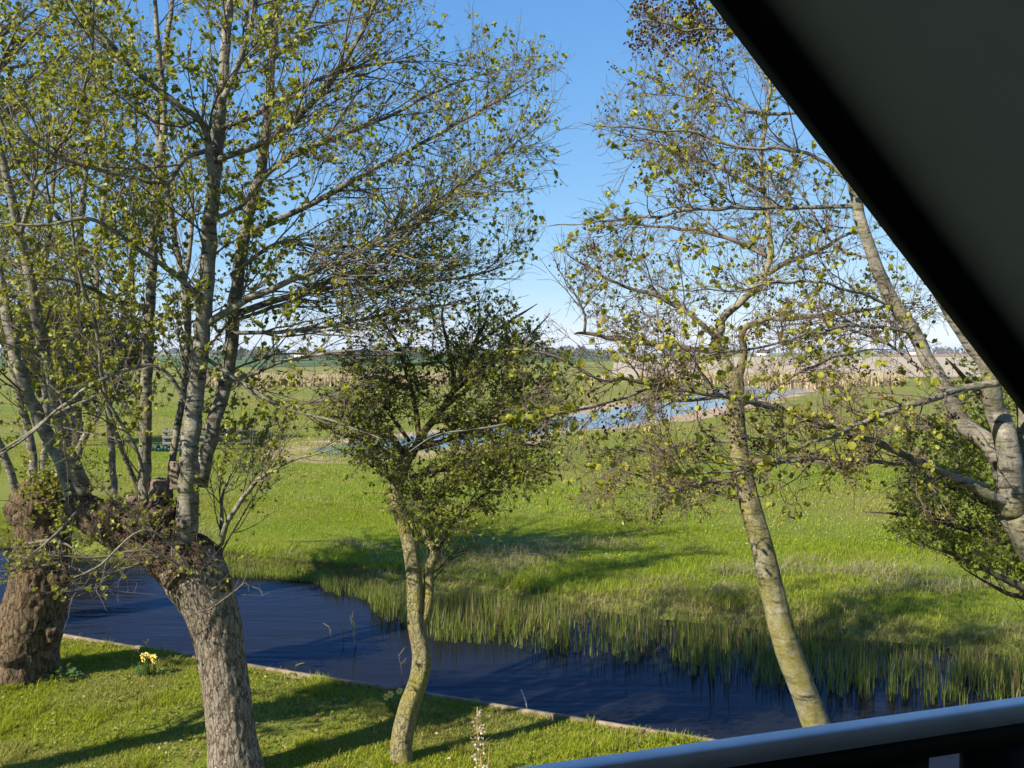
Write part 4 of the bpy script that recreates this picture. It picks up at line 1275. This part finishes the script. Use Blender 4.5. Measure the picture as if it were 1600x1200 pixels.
b1 = np.concatenate([b1, b1b]); r1 = np.concatenate([r1, r1b])
b2, r2 = grow(rng, b1, r1, 2300, (.1, .42), 6, (28, 65), .1, 1, .22, .04, None, .6, .4, .002, .3, RPOLY)
b3, r3 = grow(rng, b2, r2, 5500, (.04, .17), 4, (30, 70), .1, 1, .24, .05, None, .7, .5, .0016, .3, RPOLY)
v1, f1 = tubes(b1, r1, 5); v2, f2 = tubes(b2, r2, 4); v3, f3 = tubes(b3, r3, 3)
mk('twigs', np.concatenate([v1, v2, v3]), np.concatenate([f1, f2 + len(v1), f3 + len(v1) + len(v2)]), M['red_twig'], ra, smooth=True)
v, f = put_leaves(rng, b3, 1500, (.02, .054), 4, .8, .2, RPOLY)
v2, f2 = put_leaves(rng, lp[[0, 1, 1, 2, 3]], 150, (.04, .072), 3, .9, .35, RPOLY)
mk('leaves', np.concatenate([v, v2]), np.concatenate([f, f2 + len(v)]), M['young_leaf'], ra)
v, f = cone_clusters(rng, b2, 230, (5, 13), (.0055, .009), .03, RPOLY)
top = [(970, -40), (1160, -40), (1200, 60), (1100, 80), (985, 75)]
v2, f2 = cone_clusters(rng, np.concatenate([b2, b1[:, -6:]]), 1300, (6, 14), (.007, .0105), .05, top)
mk('cones', np.concatenate([v, v2]), np.concatenate([f, f2 + len(v)]), M['cone'], ra, True)

# ------------------------------------------------------------------ dark green bush behind the right alder
YB = 8.9
rng = np.random.default_rng(606)
bu = empty('thorn_bush', (P(1640, 1240, YB)[0], YB, 0))
tag(bu, 'dark green small leaved thorn bush spreading behind the pale right edge stems', 'bush')
bl_ = [([(1660, 1260, 40), (1650, 1000, 36), (1640, 850, 30), (1600, 740, 22), (1560, 650, 14), (1510, 590, 8), (1480, 560, 4)], 8.9, 9.3),
       ([(1640, 850, 22), (1580, 800, 16), (1510, 770, 11), (1440, 740, 7), (1380, 690, 3)], 8.9, 8.7),
       ([(1645, 900, 20), (1590, 850, 14), (1520, 830, 10), (1440, 810, 7), (1350, 800, 3)], 8.9, 8.6),
       ([(1648, 950, 16), (1600, 920, 12), (1540, 890, 9), (1490, 865, 7), (1440, 850, 4)], 8.9, 8.5),
       ([(1600, 740, 14), (1540, 700, 10), (1480, 680, 8), (1420, 640, 4)], 9.0, 9.3),
       ([(1590, 730, 14), (1600, 640, 12), (1580, 560, 8), (1560, 500, 4)], 9.1, 9.5),
       ([(1650, 980, 14), (1620, 940, 11), (1570, 925, 7), (1500, 885, 3)], 8.9, 9.2)]
bln = [px_line(a, y0, y1, .05, rng) for a, y0, y1 in bl_]
Rough().add(*bln[0], 20, .05, .006, 4, .12, 140).build('trunk', M['old_bark'], bu)
for i, (p, r) in enumerate(bln[1:]):
    Rough().add(p, r, 9, .05, .003, 4, .15, 141 + i, ridge=False).build('limb', M['dark_twig'], bu)
BPOLY = [(1480, 545), (1560, 480), (1900, 480), (1900, 1000), (1600, 935), (1540, 905), (1440, 855), (1360, 830), (1370, 780), (1400, 740), (1370, 690), (1390, 640), (1440, 640), (1465, 600)]
parp, parr = stack(bln, 22)
b1, r1 = grow(rng, parp, parr, 210, (.3, 1.0), 8, (30, 70), .12, 1, .18, 0, None, .5, .35, .003, .35, BPOLY, flat=.7)
b2, r2 = grow(rng, b1, r1, 1900, (.1, .45), 5, (30, 70), .1, 1, .22, .02, None, .6, .4, .002, .3, BPOLY)
b3, r3 = grow(rng, b2, r2, 4500, (.04, .14), 3, (30, 70), .1, 1, .22, .02, None, .7, .5, .0016, .3, BPOLY)
v1, f1 = tubes(b1, r1, 5); v2, f2 = tubes(b2, r2, 4); v3, f3 = tubes(b3, r3, 3)
mk('twigs', np.concatenate([v1, v2, v3]), np.concatenate([f1, f2 + len(v1), f3 + len(v1) + len(v2)]), M['dark_twig'], bu, smooth=True)
v, f = put_leaves(rng, b3, 9000, (.016, .04), 2, .9, .05, BPOLY)
mk('leaves', v, f, M['bush_leaf'], bu)

# ------------------------------------------------------------------ small plants
def leafy_blade(rng, base, tip, wd, sag=.15, n=6):
    ts = np.linspace(0, 1, n)[:, None]
    c = base * (1 - ts) + tip * ts
    c[:, 2] += sag * np.linalg.norm(tip - base) * (ts * (1 - ts))[:, 0] * 2
    d = norm(tip - base)
    sd_ = norm(np.cross(d, np.array([rng.normal(), rng.normal(), .3])))
    prof = wd * np.sin(np.pi * np.clip(ts * .9 + .1, 0, 1)) ** .6
    v = np.concatenate([c - sd_ * prof, c + sd_ * prof])
    i = np.arange(n - 1)
    return v, np.stack([i, i + 1, i + n + 1, i + n], 1)


M['daff_leaf'] = leaf_mat('daff_leaf', [(.04, .10, .03), (.06, .13, .035)], .25)
M['petal'] = leaf_mat('petal', [(.78, .66, .14), (.85, .75, .28), (.8, .68, .12)], .3)
M['trumpet'] = plain('trumpet', (.85, .45, .02), .5, .3, .1)


def daffodil_clump(loc, n, spread, label, seed):
    rg = np.random.default_rng(seed)
    o_ = empty('daffodil_clump', (loc[0], loc[1], 0))
    tag(o_, label, 'flowers', 'daffodils on the lawn')
    mb = MB()
    for i in range(n * 8):
        b = np.array([loc[0] + rg.normal(0, spread * .55), loc[1] + rg.normal(0, spread * .3), -.005])
        mb.add(*leafy_blade(rg, b, b + np.array([rg.normal(0, .07), rg.normal(0, .06), rg.uniform(.10, .24)]), .007))
    mb.build('foliage', M['daff_leaf'], o_)
    for i in range(n):
        b = np.array([loc[0] + rg.uniform(-1, 1) * spread, loc[1] + rg.normal(0, spread * .3), -.005])
        c = b + np.array([rg.normal(0, .03), rg.normal(0, .03), rg.uniform(.2, .29)])
        st_ = MB().tube(np.linspace(b, c, 4), [.004] * 4, 5).build('flower', M['daff_leaf'], o_)
        ax = norm(np.array([rg.normal(-.3, .5), -1.0, rg.normal(.2, .3)]))
        e1 = norm(np.cross(ax, [0, 0, 1.0])); e2 = np.cross(e1, ax)
        fb = MB()
        for q in range(6):
            a = q * math.pi / 3
            dq = e1 * math.cos(a) + e2 * math.sin(a)
            sdq = np.cross(ax, dq)
            k = c + ax * .004 * (q % 2) - np.array(o_.location)
            fb.add(np.array([k, k + dq * .024 + sdq * .018 + ax * .004, k + dq * .05 + ax * .006, k + dq * .024 - sdq * .018 + ax * .004]), [(0, 1, 2, 3)])
        fb.build('petals', M['petal'], st_)
        k = c - np.array(o_.location)
        MB().tube([k, k + ax * .012, k + ax * .028], [.010, .013, .019], 8, False).build('trumpet', M['trumpet'], st_)


daffodil_clump(G(229, 1056), 8, .13, 'clump of yellow daffodils on the lawn between the two pollard trunks', 71)
daffodil_clump(G(614, 1116), 3, .05, 'few small yellow daffodils at the foot of the crooked thorn tree', 72)

# broad-leaved weeds at the foot of the left pollard
def weed(loc, n, rad, label, seed):
    rg = np.random.default_rng(seed)
    a = rg.random(n) * 2 * math.pi; q = rad * np.sqrt(rg.random(n))
    pos = np.stack([loc[0] + q * np.cos(a), loc[1] + q * .6 * np.sin(a), rg.uniform(.02, .22, n) * (1 - .6 * q / rad)], 1)
    ax = np.stack([np.cos(a), np.sin(a), rg.uniform(.1, .8, n)], 1)
    o_ = empty('weed', (loc[0], loc[1], 0))
    tag(o_, label, 'plant', 'weeds under the left pollard')
    v, f = leaf_mesh(rg, pos, ax, rg.uniform(.04, .09, n))
    mk('leaves', v, f, M['daff_leaf'], o_)
    sb = MB()
    for i in range(0, n, 5):
        sb.tube([np.array([loc[0], loc[1], -.01]) * .4 + np.array([pos[i, 0], pos[i, 1], 0]) * .6, pos[i]], [.003, .002], 4, False)
    sb.build('stem', M['daff_leaf'], o_)


weed(G(30, 1050), 130, .34, 'low leafy weeds in front of the furrowed left trunk', 81)
weed(G(98, 1063), 60, .2, 'small leafy weed to the right of the furrowed left trunk', 82)

# dried stalk with pale pods
loc = G(752, 1215)
rg = np.random.default_rng(91)
dp = empty('dried_plant', tuple(loc))
tag(dp, 'dried stalk with papery pale seed pods rising from the lawn before the railing', 'plant')
tipp = P(745, 1104, loc[1])
M['pod'] = leaf_mat('pod', [(.6, .45, .35), (.7, .56, .46), (.5, .35, .25)], .3, .6)
M['stalk'] = plain('stalk', (.42, .27, .15), .8, .2, .3)
sp_ = np.stack([loc * (1 - k) + tipp * k + np.array([.01 * math.sin(k * 7), 0, 0]) for k in np.linspace(0, 1, 12)])
mb = MB().tube(sp_, np.linspace(.007, .0035, 12), 6)
pods, pax = [], []
for i in range(46):
    k = rg.uniform(.08, .97)
    b = loc * (1 - k) + tipp * k
    a = rg.random() * 6.28
    d = np.array([math.cos(a), math.sin(a) * .6, rg.uniform(-.2, .5)])
    e = b + d * rg.uniform(.02, .09) * (1.15 - .6 * k)
    mb.tube([b, (b + e) / 2 + np.array([0, 0, .006]), e], [.002, .0018, .0015], 4, False)
    for q in range(rg.integers(1, 4)):
        pods.append(e + rg.normal(0, .01, 3)); pax.append(d + rg.normal(0, .5, 3))
b2_ = P(765, 1165, loc[1])
mb.tube([loc + np.array([.06, 0, 0]), b2_], [.005, .003], 5, False)
mb.build('stem', M['stalk'], dp)
v, f = leaf_mesh(rg, np.array(pods), np.array(pax), rg.uniform(.016, .034, len(pods)), .3, .5)
mk('pods', v, f, M['pod'], dp)

# lone stalks standing in the water
M['white_stalk'] = plain('white_stalk', (.62, .58, .5), .6, .3, .15)
c = G(826, 1113, WZ)
tag(MB().tube([c - np.array([0, 0, .1]), P(822, 1098, c[1]), P(814, 1077, c[1] + .02)], [.011, .010, .006], 7).build('bare_stick', M['white_stalk']),
    'bare pale stick leaning out of the ditch water near the bank', 'stick')


def reed_stalk(u, vb, vt, lean, label, seed, w_=.012, mat='reed_leaf'):
    rg = np.random.default_rng(seed)
    c = G(u, vb, WZ)
    tip = P(u + lean, vt, c[1])
    o_ = empty('reed_stalk', tuple(c))
    tag(o_, label, 'reed', 'single reeds in the ditch')
    hgt_ = np.linalg.norm(tip - c)
    MB().tube([c - np.array([0, 0, .06]), c * .5 + tip * .5, tip], [w_ * .55, w_ * .5, w_ * .25], 5).build('stem', M[mat], o_)
    mb = MB()
    for k in np.linspace(.3, .85, 4):
        b = c * (1 - k) + tip * k
        mb.add(*leafy_blade(rg, b, b + np.array([rg.normal(0, .07), rg.normal(0, .05), rg.uniform(.25, .45) * hgt_]), w_ * .8))
    mb.build('leaf', M[mat], o_)


reed_stalk(557, 1010, 962, -10, 'tall single green reed left of the reed bed in open water', 1)
reed_stalk(538, 1000, 976, -5, 'thin dark reed just left of the tall single reed', 2, .008)
reed_stalk(440, 1052, 1038, -2, 'short reed sprout by the bank behind the fissured trunk', 3, .008)
reed_stalk(461, 1056, 1038, 1, 'second short reed sprout by the bank behind the fissured trunk', 4, .008)
reed_stalk(519, 998, 977, -6, 'bent pale reed farthest left of the small open water group', 5, .006, 'straw')
reed_stalk(630, 1056, 1020, -8, 'pale dead reed in the water just left of the crooked thorn trunk', 6, .006, 'straw')
reed_stalk(228, 1012, 1000, 2, 'tiny reed sprout by the bank above the daffodils', 7, .006)
reed_stalk(126, 1004, 990, -2, 'tiny reed sprout right beside the furrowed left trunk', 8, .006)

# ------------------------------------------------------------------ the house with its balcony (house frame: x along the facade, y outwards)
hz = empty('house', (0, 0, 0), R(18))
tag(hz, 'house gable seen from its balcony with dark sloping roof overhang and white topped railing', 'house')
M['soffit'] = plain('soffit', (.15, .15, .165), .75, .25, .08, 3, .05)
M['tar_board'] = plain('tar_board', (.006, .006, .006), .7, .2, .3, 6, .2)
M['roof_tile'] = plain('roof_tile', (.10, .06, .045), .85, .2, .3, 5, .4)
M['white_paint'] = plain('white_paint', (.76, .77, .79), .5, .4, .10, 9, .08)
M['dark_board'] = plain('dark_board', (.012, .011, .010), .7, .2, .3, 7, .2)
M['house_wall'] = plain('house_wall', (.75, .75, .74), .85, .2, .2, 8, .3)
M['deck'] = plain('deck', (.32, .29, .26), .85, .2, .3, 6, .3)
M['glass'] = plain('dark_glass', (.02, .025, .03), .08, .5, .1, 2, 0)
M['screw'] = plain('screw', (.012, .012, .012), .5, .4)


def house_pt(u, v, yl):
    """sight line meets the house plane y = yl; returns house coordinates"""
    d = ray(u, v)
    ca, sa_ = math.cos(R(18)), math.sin(R(18))
    dl = np.array([d[0] * ca + d[1] * sa_, -d[0] * sa_ + d[1] * ca, d[2]])
    return np.array([0, 0, H]) + dl * (yl / dl[1])


YV = 1.5                                      # verge of the roof
A = house_pt(1110, 0, YV); B = house_pt(1600, 645, YV)
sl_ = norm(B - A)                             # down the slope
nr_ = np.array([-sl_[2], 0, sl_[0]]); nr_ *= np.sign(nr_[2])   # up out of the roof
ridge_z = A[2] - sl_[2] / sl_[0] * A[0]
Lr = 5.2
for sgn in (1, -1):
    s_v = np.array([sl_[0] * sgn, 0, sl_[2]]); n_v = np.array([nr_[0] * sgn, 0, nr_[2]])
    top = np.array([0, 0, ridge_z])
    q0 = top + n_v * .062
    a = [q0, q0 + s_v * Lr, q0 + s_v * Lr + n_v * .02, q0 + n_v * .02]
    MB().prism([x + np.array([0, -9.5, 0]) for x in a], 0, 9.5 + YV - .026, (0, 1, 0)).build('soffit', M['soffit'], hz)
    a = [q0 + n_v * .023, q0 + s_v * Lr + n_v * .023, q0 + s_v * (Lr + .1) + n_v * .17, q0 + n_v * .19]
    MB().prism([x + np.array([0, -9.6, 0]) for x in a], 0, 9.6 + YV, (0, 1, 0)).build('roof_slope', M['roof_tile'], hz)
    a = [top, top + s_v * (Lr + .05), top + s_v * (Lr + .05) + n_v * .21, top + n_v * .24]
    bb_ = MB().prism([x + np.array([0, YV - .024, 0]) for x in a], 0, .028, (0, 1, 0))
    bb_.build('bargeboard', M['tar_board'], hz)
    if sgn == 1:
        for (u, v) in ((1201, 36), (1299, 172), (1318, 184), (1427, 333), (1538, 489)):
            # sight line meets the soffit plane
            d = ray(u, v); ca, sa_ = math.cos(R(18)), math.sin(R(18))
            dl = np.array([d[0] * ca + d[1] * sa_, -d[0] * sa_ + d[1] * ca, d[2]])
            k = ((q0 - np.array([0, 0, H])) @ n_v) / (dl @ n_v)
            c = np.array([0, 0, H]) + dl * k
            MB().tube([c - n_v * .004, c + n_v * .004], [.0045, .0055], 10).build('screw', M['screw'], hz)
# walls
zf = H - 1.72
WY = -.75
MB().prism([(-3.3, WY, -.1), (3.3, WY, -.1), (3.3, WY, ridge_z - 3.3 * 1.054), (0, WY, ridge_z - .02), (-3.3, WY, ridge_z - 3.3 * 1.054)], -.25, 0, (0, 1, 0)).build('gable_wall', M['house_wall'], hz)
for sgn in (1, -1):
    x0, x1 = sorted((3.3 * sgn, 3.08 * sgn))
    MB().box(x0, x1, -9, WY - .26, -.1, ridge_z - 3.3 * 1.054 - .02).build('side_wall', M['house_wall'], hz)
dr_ = MB().box(-.95, .95, WY + .005, WY + .05, zf + .06, zf + 2.1).build('balcony_door', M['white_paint'], hz)
for sgn in (-1, 1):
    MB().box(.5 * sgn - .36, .5 * sgn + .36, WY + .052, WY + .06, zf + .2, zf + 1.98).build('pane', M['glass'], dr_)
# railing: white cap, dark rail below, dark boards with gaps
YO = 1.72
o1 = house_pt(1350, 1122, YO)
i1 = None
zt = o1[2]
d = ray(1350, 1136); ca, sa_ = math.cos(R(18)), math.sin(R(18))
dl = np.array([d[0] * ca + d[1] * sa_, -d[0] * sa_ + d[1] * ca, d[2]])
YI = dl[1] * (zt - H) / dl[2]
zb = house_pt(1350, 1167, YI)[2]
bev = .004
MB().box(-2.9, 2.9, WY + .06, YI - .004, zf - .16, zf).build('balcony_floor', M['deck'], hz)
cap = MB().prism([(-2.9, YI, zb), (-2.9, YO, zb), (-2.9, YO, zt - bev), (-2.9, YO - bev, zt), (-2.9, YI + bev, zt), (-2.9, YI, zt - bev)], 0, 5.8, (1, 0, 0))
cap.build('handrail', M['white_paint'], hz)
MB().box(-2.88, 2.88, YI + .003, YO - .003, zb - .048, zb - .002).build('lower_rail', M['dark_board'], hz)
x = -2.87
gl = house_pt(1455, 1180, YI)[0]; gr_ = house_pt(1513, 1180, YI)[0]
pitch = .34; gap = gr_ - gl
x = gr_ - pitch * 30
while x < 2.85:
    a, b = max(x, -2.87), min(x + pitch - gap, 2.87)
    if b > a + .02:
        MB().box(a, b, YI + .006, YI + .026, zf - .1, zb - .05).build('balustrade_board', M['dark_board'], hz)
    x += pitch
for xx in (-2.88, 2.82):
    MB().box(xx, xx + .06, YI + .03, YI + .09, zf, zb - .05).build('post', M['dark_board'], hz)

# ------------------------------------------------------------------ thin haze of a spring day: one closed box of air round everything
m, t, o = nodes('haze')
pv_ = N(t, 'ShaderNodeVolumePrincipled')
pv_.inputs['Color'].default_value = (.82, .9, 1.0, 1)
pv_.inputs['Density'].default_value = .00016
t.links.new(pv_.outputs[0], o.inputs['Volume'])
hb = MB().box(-15000, 15000, -15000, 15000, -2.2, 60).build('haze', m)
tag(hb, 'thin pale haze over the far fields', kind='stuff')
S.cycles.volume_bounces = 0
